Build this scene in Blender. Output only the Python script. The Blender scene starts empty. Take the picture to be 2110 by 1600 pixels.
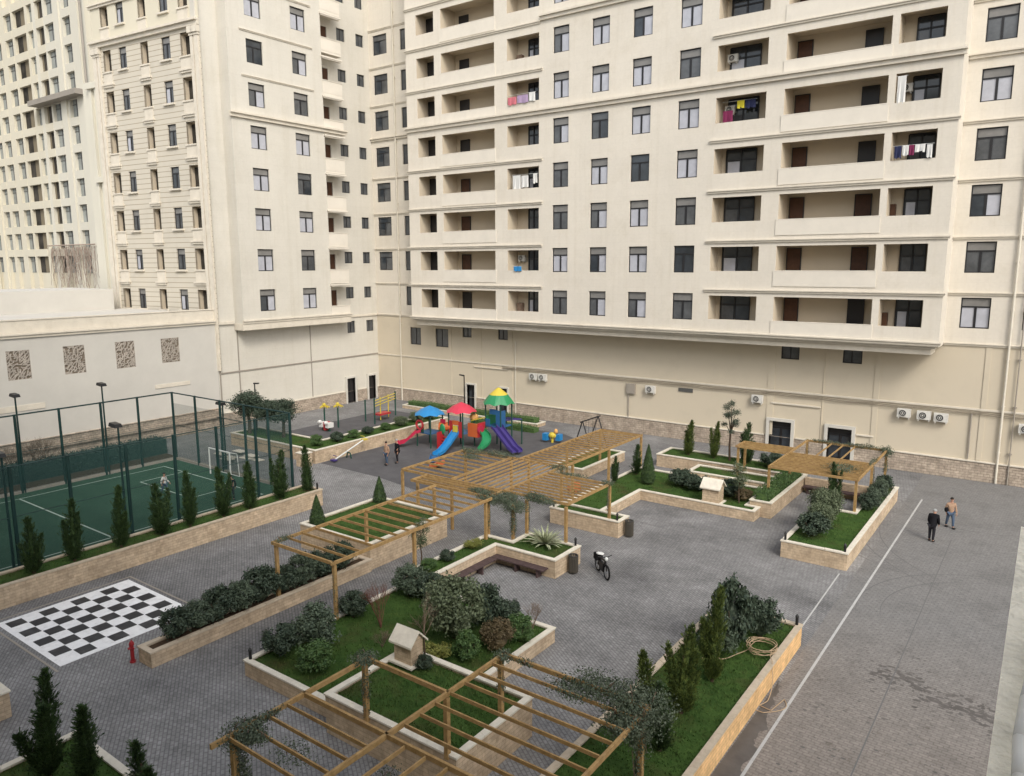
import bpy, math, random
from mathutils import Vector, Matrix
C=bpy.context.scene.collection
R=math.radians
rnd=random.Random(7)
W={}   # world location of every thing / part origin
# ---------------------------------------------------------------- materials
def mat(name,col,rough=.8,spec=.3,metal=0,var=0,vscale=3.,bump=0,bscale=40.,alpha=1,col2=None,stain=0,sscale=.35,scol=None,emit=None):
    m=bpy.data.materials.new(name); m.use_nodes=True; nt=m.node_tree; N=nt.nodes; L=nt.links
    b=N['Principled BSDF']; b.inputs['Roughness'].default_value=rough
    b.inputs['Specular IOR Level'].default_value=spec; b.inputs['Metallic'].default_value=metal
    b.inputs['Base Color'].default_value=(*col,1); b.inputs['Alpha'].default_value=alpha
    geo=N.new('ShaderNodeNewGeometry'); last=None
    if var or col2:
        n=N.new('ShaderNodeTexNoise'); n.inputs['Scale'].default_value=vscale; n.inputs['Detail'].default_value=6
        n.inputs['Roughness'].default_value=.65
        L.new(geo.outputs['Position'],n.inputs['Vector'])
        r=N.new('ShaderNodeValToRGB'); e=r.color_ramp.elements
        e[0].position=.32; e[1].position=.68
        c2=col2 or tuple(c*(1+var) for c in col); c1=col if col2 else tuple(c*(1-var) for c in col)
        e[0].color=(*c1,1); e[1].color=(*c2,1)
        L.new(n.outputs['Fac'],r.inputs['Fac']); last=r.outputs['Color']
    if stain:
        n=N.new('ShaderNodeTexNoise'); n.inputs['Scale'].default_value=sscale; n.inputs['Detail'].default_value=8
        n.inputs['Roughness'].default_value=.7
        L.new(geo.outputs['Position'],n.inputs['Vector'])
        mr=N.new('ShaderNodeMapRange'); mr.inputs[1].default_value=.5; mr.inputs[2].default_value=.72
        mr.inputs[3].default_value=0; mr.inputs[4].default_value=stain
        L.new(n.outputs['Fac'],mr.inputs[0])
        mx=N.new('ShaderNodeMix'); mx.data_type='RGBA'
        L.new(mr.outputs[0],mx.inputs[0])
        if last: L.new(last,mx.inputs[6])
        else: mx.inputs[6].default_value=(*col,1)
        mx.inputs[7].default_value=(*(scol or tuple(c*.55 for c in col)),1)
        last=mx.outputs[2]
    if last: L.new(last,b.inputs['Base Color'])
    if bump:
        n=N.new('ShaderNodeTexNoise'); n.inputs['Scale'].default_value=bscale; n.inputs['Detail'].default_value=4
        L.new(geo.outputs['Position'],n.inputs['Vector'])
        bp=N.new('ShaderNodeBump'); bp.inputs['Strength'].default_value=bump; bp.inputs['Distance'].default_value=.05
        L.new(n.outputs['Fac'],bp.inputs['Height']); L.new(bp.outputs[0],b.inputs['Normal'])
    if emit: b.inputs['Emission Color'].default_value=(*emit,1); b.inputs['Emission Strength'].default_value=1
    return m
def brickmat(name,c1,c2,mortar,w,h,mort=.012,rough=.85,axis='XY',bump=.4,var=.25,vscale=.6,offset=.5,patch=None,msmooth=.1,rot=0,fine=.15):
    """masonry / paving pattern in real metres, axis chooses the plane it lies in"""
    m=bpy.data.materials.new(name); m.use_nodes=True; nt=m.node_tree; N=nt.nodes; L=nt.links
    b=N['Principled BSDF']; b.inputs['Roughness'].default_value=rough; b.inputs['Specular IOR Level'].default_value=.25
    geo=N.new('ShaderNodeNewGeometry'); sp=N.new('ShaderNodeSeparateXYZ'); L.new(geo.outputs['Position'],sp.inputs[0])
    cb=N.new('ShaderNodeCombineXYZ')
    if axis=='WALL':   # x+y along the wall, z up
        ad=N.new('ShaderNodeMath'); ad.operation='ADD'; L.new(sp.outputs[0],ad.inputs[0]); L.new(sp.outputs[1],ad.inputs[1])
        L.new(ad.outputs[0],cb.inputs[0]); L.new(sp.outputs[2],cb.inputs[1])
    else:
        L.new(sp.outputs[0],cb.inputs[0]); L.new(sp.outputs[1],cb.inputs[1])
    vec=cb.outputs[0]
    if rot:
        mp=N.new('ShaderNodeMapping'); mp.inputs['Rotation'].default_value=(0,0,rot); L.new(vec,mp.inputs[0]); vec=mp.outputs[0]
    br=N.new('ShaderNodeTexBrick'); br.offset=offset
    br.inputs['Color1'].default_value=(*c1,1); br.inputs['Color2'].default_value=(*c2,1); br.inputs['Mortar'].default_value=(*mortar,1)
    br.inputs['Scale'].default_value=1; br.inputs['Mortar Size'].default_value=mort; br.inputs['Mortar Smooth'].default_value=msmooth
    br.inputs['Brick Width'].default_value=w; br.inputs['Row Height'].default_value=h
    L.new(vec,br.inputs['Vector'])
    n=N.new('ShaderNodeTexNoise'); n.inputs['Scale'].default_value=vscale; n.inputs['Detail'].default_value=8; n.inputs['Roughness'].default_value=.65
    L.new(geo.outputs['Position'],n.inputs['Vector'])
    mr=N.new('ShaderNodeMapRange'); mr.inputs[1].default_value=.3; mr.inputs[2].default_value=.7; mr.inputs[3].default_value=1-var; mr.inputs[4].default_value=1+var
    L.new(n.outputs['Fac'],mr.inputs[0])
    mu=N.new('ShaderNodeMix'); mu.data_type='RGBA'; mu.blend_type='MULTIPLY'; mu.inputs[0].default_value=1
    L.new(br.outputs['Color'],mu.inputs[6]); L.new(mr.outputs[0],mu.inputs[7]); last=mu.outputs[2]
    n3=N.new('ShaderNodeTexNoise'); n3.inputs['Scale'].default_value=6; n3.inputs['Detail'].default_value=3
    L.new(geo.outputs['Position'],n3.inputs['Vector'])
    mr3=N.new('ShaderNodeMapRange'); mr3.inputs[1].default_value=.3; mr3.inputs[2].default_value=.7; mr3.inputs[3].default_value=1-fine; mr3.inputs[4].default_value=1+fine
    L.new(n3.outputs['Fac'],mr3.inputs[0])
    mu3=N.new('ShaderNodeMix'); mu3.data_type='RGBA'; mu3.blend_type='MULTIPLY'; mu3.inputs[0].default_value=1
    L.new(last,mu3.inputs[6]); L.new(mr3.outputs[0],mu3.inputs[7]); last=mu3.outputs[2]
    for (pc,psc,lo,hi,amt,box) in (patch or []):
        n2=N.new('ShaderNodeTexNoise'); n2.inputs['Scale'].default_value=psc; n2.inputs['Detail'].default_value=10; n2.inputs['Roughness'].default_value=.75
        L.new(geo.outputs['Position'],n2.inputs['Vector'])
        f=N.new('ShaderNodeMapRange'); f.inputs[1].default_value=lo; f.inputs[2].default_value=hi; f.inputs[4].default_value=amt
        L.new(n2.outputs['Fac'],f.inputs[0]); fac=f.outputs[0]
        if box:   # fades with y (metres) : real change of paving / spilt water
            ax,y0,y1=box
            g=N.new('ShaderNodeMapRange'); g.inputs[1].default_value=y0; g.inputs[2].default_value=y1
            L.new(sp.outputs[ax],g.inputs[0])
            mm=N.new('ShaderNodeMath'); mm.operation='MULTIPLY'; L.new(fac,mm.inputs[0]); L.new(g.outputs[0],mm.inputs[1]); fac=mm.outputs[0]
        m2=N.new('ShaderNodeMix'); m2.data_type='RGBA'; m2.blend_type='MULTIPLY'; L.new(fac,m2.inputs[0]); L.new(last,m2.inputs[6]); m2.inputs[7].default_value=(*pc,1)
        last=m2.outputs[2]
    if axis=='WALL':   # rain streaks running down the wall
        sm=N.new('ShaderNodeMapping'); sm.inputs['Scale'].default_value=(1.6,1.6,.09); L.new(geo.outputs['Position'],sm.inputs[0])
        sn=N.new('ShaderNodeTexNoise'); sn.inputs['Scale'].default_value=1.5; sn.inputs['Detail'].default_value=5; L.new(sm.outputs[0],sn.inputs['Vector'])
        sr=N.new('ShaderNodeMapRange'); sr.inputs[1].default_value=.52; sr.inputs[2].default_value=.72; sr.inputs[4].default_value=.25; L.new(sn.outputs['Fac'],sr.inputs[0])
        s2=N.new('ShaderNodeMix'); s2.data_type='RGBA'; s2.blend_type='MULTIPLY'; L.new(sr.outputs[0],s2.inputs[0]); L.new(last,s2.inputs[6]); s2.inputs[7].default_value=(.83,.80,.74,1); last=s2.outputs[2]
    L.new(last,b.inputs['Base Color'])
    if bump:
        bp=N.new('ShaderNodeBump'); bp.inputs['Strength'].default_value=bump; bp.inputs['Distance'].default_value=.02
        iv=N.new('ShaderNodeMath'); iv.operation='SUBTRACT'; iv.inputs[0].default_value=1; L.new(br.outputs['Fac'],iv.inputs[1])
        ad=N.new('ShaderNodeMath'); ad.operation='ADD'; L.new(iv.outputs[0],ad.inputs[0])
        L.new(n3.outputs['Fac'],ad.inputs[1])
        L.new(ad.outputs[0],bp.inputs['Height']); L.new(bp.outputs[0],b.inputs['Normal'])
    return m
def leafmat(name,c1,c2,scale=9,rough=.55):
    m=mat(name,c1,rough=rough,spec=.25,col2=c2,vscale=scale)
    return m
M={}
PL=(.645,.60,.52)
M['plaster']=brickmat('cream_cladding',PL,tuple(c*.985 for c in PL),tuple(c*.93 for c in PL),1.2,.58,.008,.8,'WALL',.03,.05,.25,fine=.02,patch=[((.8,.77,.7),.35,.52,.8,.5,None),((.9,.88,.84),1.1,.5,.8,.25,None)])
M['plaster_left']=brickmat('grey_cream_cladding',(.58,.553,.49),(.575,.548,.485),(.535,.51,.455),1.2,.58,.008,.8,'WALL',.03,.05,.25,fine=.02,patch=[((.82,.8,.74),.3,.5,.8,.5,None)])
M['render']=mat('smooth_cream_render',(.565,.50,.39),.85,.2,var=.05,vscale=.5,stain=.35,sscale=.5,scol=(.48,.42,.32),bump=.05)
M['render_grey']=mat('pale_grey_render',(.53,.51,.465),.85,.2,var=.05,vscale=.4,stain=.3,sscale=.3,scol=(.48,.46,.42),bump=.05)
M['parapet']=mat('pale_parapet_render',(.665,.62,.54),.8,.2,var=.04,vscale=.8,stain=.35,sscale=.9,scol=(.55,.52,.46))
M['trim']=mat('cream_trim',(.63,.58,.49),.75,.2,var=.06,vscale=1.5,stain=.4,sscale=1.2,scol=(.45,.40,.32))
M['interior']=mat('loggia_interior',(.56,.485,.375),.9,.1,var=.04,vscale=.8,stain=.3,sscale=.8,scol=(.48,.41,.30))
m=mat('grooved_stone_facade',(.55,.51,.43),.85,.2,var=.05,vscale=.5,stain=.45,sscale=.5,scol=(.50,.45,.36)); nt=m.node_tree; N=nt.nodes; L=nt.links; b=N['Principled BSDF']
sp=N.new('ShaderNodeSeparateXYZ'); ge=N.new('ShaderNodeNewGeometry'); L.new(ge.outputs['Position'],sp.inputs[0]); dv=N.new('ShaderNodeMath'); dv.operation='DIVIDE'; dv.inputs[1].default_value=.43; L.new(sp.outputs[2],dv.inputs[0])
fr_=N.new('ShaderNodeMath'); fr_.operation='FRACT'; L.new(dv.outputs[0],fr_.inputs[0]); lt=N.new('ShaderNodeMath'); lt.operation='LESS_THAN'; lt.inputs[1].default_value=.14; L.new(fr_.outputs[0],lt.inputs[0])
mx=N.new('ShaderNodeMix'); mx.data_type='RGBA'; mx.blend_type='MULTIPLY'; L.new(lt.outputs[0],mx.inputs[0]); old=b.inputs['Base Color'].links[0].from_socket; L.new(old,mx.inputs[6]); mx.inputs[7].default_value=(.62,.58,.52,1); L.new(mx.outputs[2],b.inputs['Base Color']); M['rust']=m
M['tower']=mat('tower_render',(.60,.56,.45),.85,.2,var=.05,vscale=.1,stain=.25,sscale=.1,scol=(.62,.58,.46))
M['tower_cool']=mat('tower_pale_cladding',(.60,.575,.49),.8,.2,var=.04,vscale=.1)
M['plinth']=brickmat('stone_block_plinth',(.45,.375,.30),(.36,.30,.24),(.27,.225,.18),.34,.17,.02,.9,'WALL',.9,.3,1.3,msmooth=.6)
M['planter']=brickmat('travertine_planter_stone',(.54,.425,.30),(.45,.35,.245),(.36,.28,.195),.42,.13,.008,.85,'WALL',.5,.2,1.2,patch=[((.75,.7,.62),.9,.5,.75,.6,None)])
M['planter_warm']=brickmat('sunlit_ochre_planter_stone',(.74,.48,.235),(.64,.41,.20),(.48,.31,.15),.42,.13,.008,.85,'WALL',.5,.2,1.2,patch=[((.75,.7,.6),.9,.5,.75,.5,None)])  # planter stone made brighter and oranger, warm sunlight put into the colour
M['cap_dull']=mat('stained_stone_cap',(.50,.42,.32),.8,.2,var=.12,vscale=4,stain=.6,sscale=2.2,scol=(.33,.26,.18),bump=.2,bscale=30)
M['cap']=mat('limestone_cap',(.66,.615,.52),.7,.3,var=.08,vscale=4,stain=.5,sscale=2.2,scol=(.46,.41,.33),bump=.15,bscale=30)
M['pave']=brickmat('grey_block_paving',(.275,.273,.272),(.228,.226,.225),(.165,.163,.162),.24,.12,.018,.8,'XY',.5,.22,.45,rot=.6,
   patch=[((.60,.60,.61),.09,.42,.62,.9,None),((.62,.62,.63),.28,.5,.72,.8,None),((.55,.54,.53),2.6,.6,.72,.7,None),((1.35,1.35,1.35),.15,.5,.7,.8,None)])
M['road']=brickmat('road_block_paving',(.21,.206,.202),(.185,.182,.179),(.15,.147,.143),.26,.13,.018,.75,'XY',.5,.2,.5,rot=.05,
   patch=[((1.3,1.16,1.04),.6,.2,.4,1,(1,32,19)),((.6,.57,.55),1.9,.58,.64,.7,(1,28.5,26.5)),((.6,.6,.6),.5,.52,.66,.7,None)])
M['rubber']=mat('dark_rubber_surface',(.095,.093,.098),.9,.2,var=.15,vscale=.7,stain=.4,sscale=.4,bump=.2,bscale=60)
M['court']=mat('green_artificial_turf',(.032,.075,.05),.95,.1,var=.12,vscale=.5,stain=.35,sscale=.3,scol=(.045,.09,.062),bump=.3,bscale=90)
M['line_paint']=mat('thin_worn_line_paint',(.46,.46,.45),.8,.2,stain=.6,sscale=3,scol=(.24,.24,.235))
M['wet']=mat('wet_paving',(.105,.097,.092),.5,.3,var=.2,vscale=2)
M['skid']=mat('tyre_rubber_mark',(.150,.147,.145),.8,.1)
M['white_paint']=mat('worn_white_paint',(.86,.86,.86),.7,.3,var=.05,vscale=4,stain=.35,sscale=3,scol=(.35,.35,.34))
M['faded_line']=mat('faded_line_paint',(.40,.48,.42),.9,.1,stain=.6,sscale=2,scol=(.12,.2,.15))
M['black_paint']=mat('worn_black_paint',(.028,.028,.03),.55,.4,var=.3,vscale=3,stain=.6,sscale=1.4,scol=(.11,.11,.11))
M['ground']=mat('far_ground',(.2,.19,.18),.95,.1,var=.1,vscale=.05)
M['soil']=mat('dark_soil',(.075,.05,.032),.95,.1,var=.3,vscale=6,bump=.8,bscale=20)
M['turf']=mat('lawn_turf',(.030,.065,.015),.95,.1,col2=(.06,.11,.026),vscale=1.6,stain=.8,sscale=.7,scol=(.065,.058,.024),bump=.8,bscale=30)
M['blade']=mat('grass_blades',(.03,.072,.015),.8,.15,col2=(.085,.13,.035),vscale=1.3,stain=.7,sscale=.7,scol=(.085,.08,.03))
M['wood']=mat('orange_stained_timber',(.25,.155,.06),.7,.2,col2=(.42,.275,.12),vscale=5,stain=.7,sscale=3,scol=(.26,.16,.09),bump=.2)
M['bench']=mat('dark_bench_timber',(.075,.05,.05),.6,.3,var=.3,vscale=4)
M['frame']=mat('dark_window_frame',(.018,.018,.02),.45,.4)
M['pane_light']=mat('curtained_glass',(.42,.43,.475),.14,.6,var=.12,vscale=1.3)
M['pane_dark']=mat('dark_glass',(.035,.042,.05),.08,.7,var=.4,vscale=.7)
M['pane_mid']=mat('dim_curtained_glass',(.085,.09,.095),.12,.6,var=.3,vscale=.9)
M['blind']=mat('transom_blind',(.20,.195,.185),.3,.4,var=.15,vscale=1.1)
M['pane_tower']=mat('sky_paled_glass',(.25,.27,.26),.2,.5,var=.25,vscale=.25)  # lightened glass: sky reflection put into the colour in place of haze
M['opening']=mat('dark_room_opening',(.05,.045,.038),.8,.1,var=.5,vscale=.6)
M['tower_shade']=mat('tower_loggia_inside',(.20,.17,.12),.9,.1)  # loggia shade put into the colour of a flat panel
M['door_brown']=mat('brown_door',(.075,.035,.02),.5,.3,var=.2,vscale=3)
M['door_black']=mat('black_door',(.022,.02,.02),.4,.4)
M['stone_frame']=mat('pale_door_surround',(.55,.53,.48),.7,.2,var=.06,vscale=2)
M['pipe']=mat('cream_pipe',(.62,.58,.49),.5,.3,stain=.4,sscale=1)
M['pipe_grey']=mat('grey_pipe',(.30,.27,.23),.6,.3,stain=.4,sscale=1)
M['cable']=mat('cable_sheath',(.22,.19,.15),.7,.2)
M['ac']=mat('ac_white_enamel',(.62,.61,.57),.4,.4,stain=.4,sscale=3,scol=(.4,.36,.3))
M['grille']=mat('dark_grille',(.04,.04,.04),.5,.3)
M['pole']=mat('dark_green_pole',(.008,.03,.028),.45,.4,var=.3,vscale=1)
M['lampblack']=mat('black_lamp',(.012,.012,.013),.4,.4)
M['white_metal']=mat('white_goal_paint',(.62,.64,.62),.5,.4)
M['red']=mat('red_plastic',(.38,.025,.03),.4,.5,var=.12,vscale=3)
M['crimson']=mat('crimson_plastic',(.42,.02,.06),.4,.5)
M['pinkred']=mat('pink_red_roof_plastic',(.52,.035,.07),.4,.5)
M['blue']=mat('bright_blue_plastic',(.02,.20,.46),.38,.5)
M['bluedk']=mat('deep_blue_plastic',(.02,.10,.24),.4,.5)
M['green']=mat('bright_green_plastic',(.02,.22,.085),.4,.5)
M['greendk']=mat('dark_green_metal',(.015,.06,.045),.45,.4)
M['yellow']=mat('yellow_plastic',(.56,.44,.05),.4,.5)
M['orange']=mat('orange_plastic',(.52,.12,.035),.4,.5)
M['purple']=mat('purple_plastic',(.05,.035,.17),.4,.5)
M['orange_board']=mat('orange_board',(.62,.34,.12),.7,.2,var=.1,vscale=2)
M['hydrant']=mat('red_hydrant_paint',(.30,.02,.025),.5,.4,stain=.3,sscale=6)
M['hose']=mat('tan_hose',(.42,.31,.20),.6,.3)
M['bin']=mat('dark_slatted_bin',(.07,.062,.05),.6,.3)
M['bark']=mat('bark',(.085,.06,.042),.9,.1,var=.3,vscale=8,bump=.6)
M['twig']=mat('bare_twigs',(.20,.145,.11),.9,.1,var=.25,vscale=6)
M['twig_pale']=mat('hazed_bare_vine',(.36,.29,.24),.9,.1)  # twig colour lightened, distance haze put into it
M['twig_red']=mat('reddish_twigs',(.16,.075,.055),.9,.1,var=.3,vscale=6)
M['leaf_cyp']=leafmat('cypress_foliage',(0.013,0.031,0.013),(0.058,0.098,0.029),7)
M['leaf_cypl']=leafmat('lit_cypress_foliage',(0.018,0.042,0.013),(0.130,0.163,0.039),6)  # brighter, yellower copy of the cypress green with sunlight put into the colour
M['leaf_dark']=leafmat('dark_shrub_leaves',(0.013,0.029,0.021),(0.085,0.111,0.072),8)
M['leaf_blue']=leafmat('bluish_shrub_leaves',(.028,.046,.032),(.135,.175,.115),7)
M['leaf_olive']=leafmat('olive_leaves',(.04,.06,.03),(.16,.19,.11),9)
M['leaf_green']=leafmat('green_shrub_leaves',(0.026,0.065,0.023),(0.104,0.169,0.052),8)
M['leaf_yel']=leafmat('yellow_green_leaves',(0.078,0.098,0.019),(0.286,0.286,0.078),7)
M['leaf_brown']=leafmat('brown_shrub_leaves',(0.065,0.052,0.026),(0.156,0.117,0.065),7)
M['leaf_hedge']=leafmat('teal_hedge_leaves',(0.013,0.036,0.034),(0.039,0.078,0.065),4)
M['leaf_ivy']=leafmat('ivy_leaves',(0.039,0.058,0.036),(0.130,0.156,0.104),7)
M['leaf_pale']=leafmat('pale_yucca_leaves',(0.156,0.182,0.091),(0.468,0.494,0.338),9)
M['skin']=mat('skin',(.42,.24,.17),.6,.3)
M['cloth_black']=mat('black_coat_cloth',(.012,.012,.014),.9,.1)
M['cloth_dk']=mat('dark_trousers_cloth',(.022,.022,.026),.9,.1)
M['cloth_jean']=mat('blue_jeans_cloth',(.07,.10,.15),.9,.1)
M['cloth_tan']=mat('tan_jacket_cloth',(.33,.22,.15),.9,.1,var=.2,vscale=12)
M['cloth_white']=mat('white_shirt_cloth',(.62,.62,.60),.9,.1)
M['cloth_pink']=mat('pink_laundry',(.52,.16,.19),.9,.1)
M['cloth_lilac']=mat('lilac_laundry',(.36,.27,.40),.9,.1)
M['cloth_yel']=mat('yellow_laundry',(.60,.52,.05),.9,.1)
M['cloth_magenta']=mat('magenta_laundry',(.18,.03,.08),.9,.1)
M['cloth_navy']=mat('navy_laundry',(.03,.035,.08),.9,.1)
M['hair_grey']=mat('grey_hair',(.33,.34,.34),.8,.2)
M['hair_dark']=mat('dark_hair',(.02,.015,.012),.7,.3)
M['tyre']=mat('black_rubber_tyre',(.012,.012,.012),.8,.2)
M['chrome']=mat('bright_rim',(.30,.30,.31),.3,.5,metal=.6)
M['concrete']=mat('weathered_concrete_ledge',(.86,.80,.66),.9,.15,var=.1,vscale=5,stain=.5,sscale=4,scol=(.42,.40,.35),bump=.6,bscale=25)
M['shutter']=mat('dark_louvre',(.09,.09,.085),.5,.3,var=.1,vscale=4)
# fence net : real thin mesh, mostly holes
m=bpy.data.materials.new('green_fence_net'); m.use_nodes=True; N=m.node_tree.nodes; L=m.node_tree.links
b=N['Principled BSDF']; b.inputs['Base Color'].default_value=(.02,.06,.055,1); b.inputs['Alpha'].default_value=.30; b.inputs['Roughness'].default_value=.8
M['net']=m
M['lattice']=mat('carved_stone_lattice',(.40,.36,.31),.9,.1,var=.2,vscale=3)
M['lattice_back']=mat('lattice_shadow_gap',(.20,.165,.13),.95,.05)  # dark backing, shade between the lattice bars put into its colour
# ---------------------------------------------------------------- mesh helpers
class MB:
    def __init__(s): s.v=[]; s.f=[]; s.m=[]; s.mats=[]
    def _m(s,k):
        if k is None: return 0
        if k not in s.mats: s.mats.append(k)
        return s.mats.index(k)
    def quad(s,a,b,c,d,k=None):
        i=len(s.v); s.v+= [tuple(a),tuple(b),tuple(c),tuple(d)]; s.f.append((i,i+1,i+2,i+3)); s.m.append(s._m(k))
    def tri(s,a,b,c,k=None):
        i=len(s.v); s.v+= [tuple(a),tuple(b),tuple(c)]; s.f.append((i,i+1,i+2)); s.m.append(s._m(k))
    def hexa(s,p,k=None):   # 8 points: bottom 4 ccw, top 4 ccw
        i=len(s.v); s.v+=[tuple(q) for q in p]; mi=s._m(k)
        for f in ((3,2,1,0),(4,5,6,7),(0,1,5,4),(1,2,6,5),(2,3,7,6),(3,0,4,7)):
            s.f.append(tuple(i+j for j in f)); s.m.append(mi)
    def box(s,x0,x1,y0,y1,z0,z1,k=None):
        s.hexa([(x0,y0,z0),(x1,y0,z0),(x1,y1,z0),(x0,y1,z0),(x0,y0,z1),(x1,y0,z1),(x1,y1,z1),(x0,y1,z1)],k)
    def cyl(s,p0,p1,r0,r1=None,n=8,k=None,caps=True):
        if r1 is None: r1=r0
        p0=Vector(p0);p1=Vector(p1); d=(p1-p0)
        if d.length<1e-6: return
        d.normalize(); a=d.orthogonal().normalized(); b=d.cross(a); i=len(s.v); mi=s._m(k)
        for (p,r) in ((p0,r0),(p1,r1)):
            for j in range(n):
                t=2*math.pi*j/n; s.v.append(tuple(p+a*(r*math.cos(t))+b*(r*math.sin(t))))
        for j in range(n):
            s.f.append((i+j,i+(j+1)%n,i+n+(j+1)%n,i+n+j)); s.m.append(mi)
        if caps:
            s.f.append(tuple(i+n-1-j for j in range(n))); s.m.append(mi); s.f.append(tuple(i+n+j for j in range(n))); s.m.append(mi)
    def tube(s,pts,r,n=6,k=None):
        for j in range(len(pts)-1):
            ra=r if not isinstance(r,(list,tuple)) else r[j]; rb=r if not isinstance(r,(list,tuple)) else r[j+1]
            s.cyl(pts[j],pts[j+1],ra,rb,n,k)
    def prism(s,poly,z0,z1,k=None):
        n=len(poly); i=len(s.v); mi=s._m(k)
        s.v+=[(x,y,z0) for x,y in poly]+[(x,y,z1) for x,y in poly]
        s.f.append(tuple(i+n+j for j in range(n))); s.m.append(mi); s.f.append(tuple(i+n-1-j for j in range(n))); s.m.append(mi)
        for j in range(n): s.f.append((i+j,i+(j+1)%n,i+n+(j+1)%n,i+n+j)); s.m.append(mi)
    def torus(s,c,ax,R0,r,n=20,m_=6,k=None):
        c=Vector(c); ax=Vector(ax).normalized(); a=ax.orthogonal().normalized(); b=ax.cross(a)
        pts=[c+a*(R0*math.cos(2*math.pi*j/n))+b*(R0*math.sin(2*math.pi*j/n)) for j in range(n+1)]
        s.tube(pts,r,m_,k)
    def blob(s,c,r,k=None,n=10,m_=7,jit=0):
        c=Vector(c); i=len(s.v); mi=s._m(k); r=Vector(r) if not isinstance(r,(int,float)) else Vector((r,r,r))
        for a in range(m_+1):
            ph=math.pi*a/m_
            for b in range(n):
                th=2*math.pi*b/n; q=1+jit*(rnd.random()-.5)
                s.v.append((c.x+r.x*q*math.sin(ph)*math.cos(th),c.y+r.y*q*math.sin(ph)*math.sin(th),c.z+r.z*q*math.cos(ph)))
        for a in range(m_):
            for b in range(n):
                s.f.append((i+a*n+b,i+(a+1)*n+b,i+(a+1)*n+(b+1)%n,i+a*n+(b+1)%n)); s.m.append(mi)
    def build(s,name,material=None,parent=None,loc=None,smooth=False):
        base=W[parent.name] if parent else (Vector(loc) if loc else Vector((0,0,0)))
        me=bpy.data.meshes.new(name)
        me.from_pydata([(x-base.x,y-base.y,z-base.z) for x,y,z in s.v],[],s.f)
        if s.mats:
            for k in s.mats: me.materials.append(M[k])
            if material and not None in s.mats: pass
            me.polygons.foreach_set('material_index',s.m)
        else: me.materials.append(M[material] if isinstance(material,str) else material)
        if smooth: me.polygons.foreach_set('use_smooth',[True]*len(me.polygons))
        me.update(); o=bpy.data.objects.new(name,me); C.objects.link(o)
        if parent: o.parent=parent; W[o.name]=base.copy()
        else: o.location=base; W[o.name]=base.copy()
        return o
def tag(o,label=None,cat=None,group=None,kind=None):
    if label: o['label']=label
    if cat: o['category']=cat
    if group: o['group']=group
    if kind: o['kind']=kind
    return o
def thing(name,label,cat,loc,group=None):
    o=bpy.data.objects.new(name,None); C.objects.link(o); o.location=loc; o.empty_display_size=.3
    W[o.name]=Vector(loc); tag(o,label,cat,group); return o
def dup(o,parent=None,off=(0,0,0),loc=None,rz=None,sc=None):
    """copy a thing or part with everything below it"""
    c=o.copy(); C.objects.link(c); W[c.name]=W[o.name].copy()
    for k in ('label','category','group','kind'):
        if parent is None and k in c: del c[k]
    if parent: c.parent=parent; c.location=o.location+Vector(off); W[c.name]=W[o.name]+Vector(off)
    if loc is not None: c.location=loc; W[c.name]=Vector(loc)
    if rz is not None: c.rotation_euler=(0,0,rz)
    if sc is not None: c.scale=sc if not isinstance(sc,(int,float)) else (sc,)*3
    for ch in o.children:
        d=ch.copy(); C.objects.link(d); d.parent=c; W[d.name]=W[c.name]
        for g2 in ch.children:
            e=g2.copy(); C.objects.link(e); e.parent=d; W[e.name]=W[c.name]
    return c
# a facade frame: u runs along the wall, d outwards, z up
class F:
    def __init__(s,o,u,n): s.o=Vector((o[0],o[1],0)); s.u=Vector((u[0],u[1],0)); s.n=Vector((n[0],n[1],0))
    def p(s,u,z,d=0): q=s.o+s.u*u+s.n*d; return (q.x,q.y,z)
def fbox(mb,f,u0,u1,z0,z1,d0,d1,k=None):
    mb.hexa([f.p(u0,z0,d0),f.p(u1,z0,d0),f.p(u1,z0,d1),f.p(u0,z0,d1),f.p(u0,z1,d0),f.p(u1,z1,d0),f.p(u1,z1,d1),f.p(u0,z1,d1)],k)
def wall(mb,f,u0,u1,z0,z1,holes,d=0,depth=.2,reveal=True):
    hs=[h for h in holes if h[1]>u0 and h[0]<u1 and h[3]>z0 and h[2]<z1]
    us=sorted({u0,u1,*[max(u0,min(u1,h[0])) for h in hs],*[max(u0,min(u1,h[1])) for h in hs]})
    zs=sorted({z0,z1,*[max(z0,min(z1,h[2])) for h in hs],*[max(z0,min(z1,h[3])) for h in hs]})
    for i in range(len(us)-1):
        for j in range(len(zs)-1):
            cu=(us[i]+us[i+1])/2; cz=(zs[j]+zs[j+1])/2
            if any(h[0]<cu<h[1] and h[2]<cz<h[3] for h in hs): continue
            mb.quad(f.p(us[i],zs[j],d),f.p(us[i+1],zs[j],d),f.p(us[i+1],zs[j+1],d),f.p(us[i],zs[j+1],d))
    if reveal:
        for h in hs: rev(mb,f,h,d,depth)
def rev(mb,f,h,d,depth):
    a,b,z0,z1=h
    mb.quad(f.p(a,z0,d),f.p(a,z1,d),f.p(a,z1,d-depth),f.p(a,z0,d-depth))
    mb.quad(f.p(b,z0,d),f.p(b,z0,d-depth),f.p(b,z1,d-depth),f.p(b,z1,d))
    mb.quad(f.p(a,z0,d),f.p(a,z0,d-depth),f.p(b,z0,d-depth),f.p(b,z0,d))
    mb.quad(f.p(a,z1,d),f.p(b,z1,d),f.p(b,z1,d-depth),f.p(a,z1,d-depth))
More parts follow.
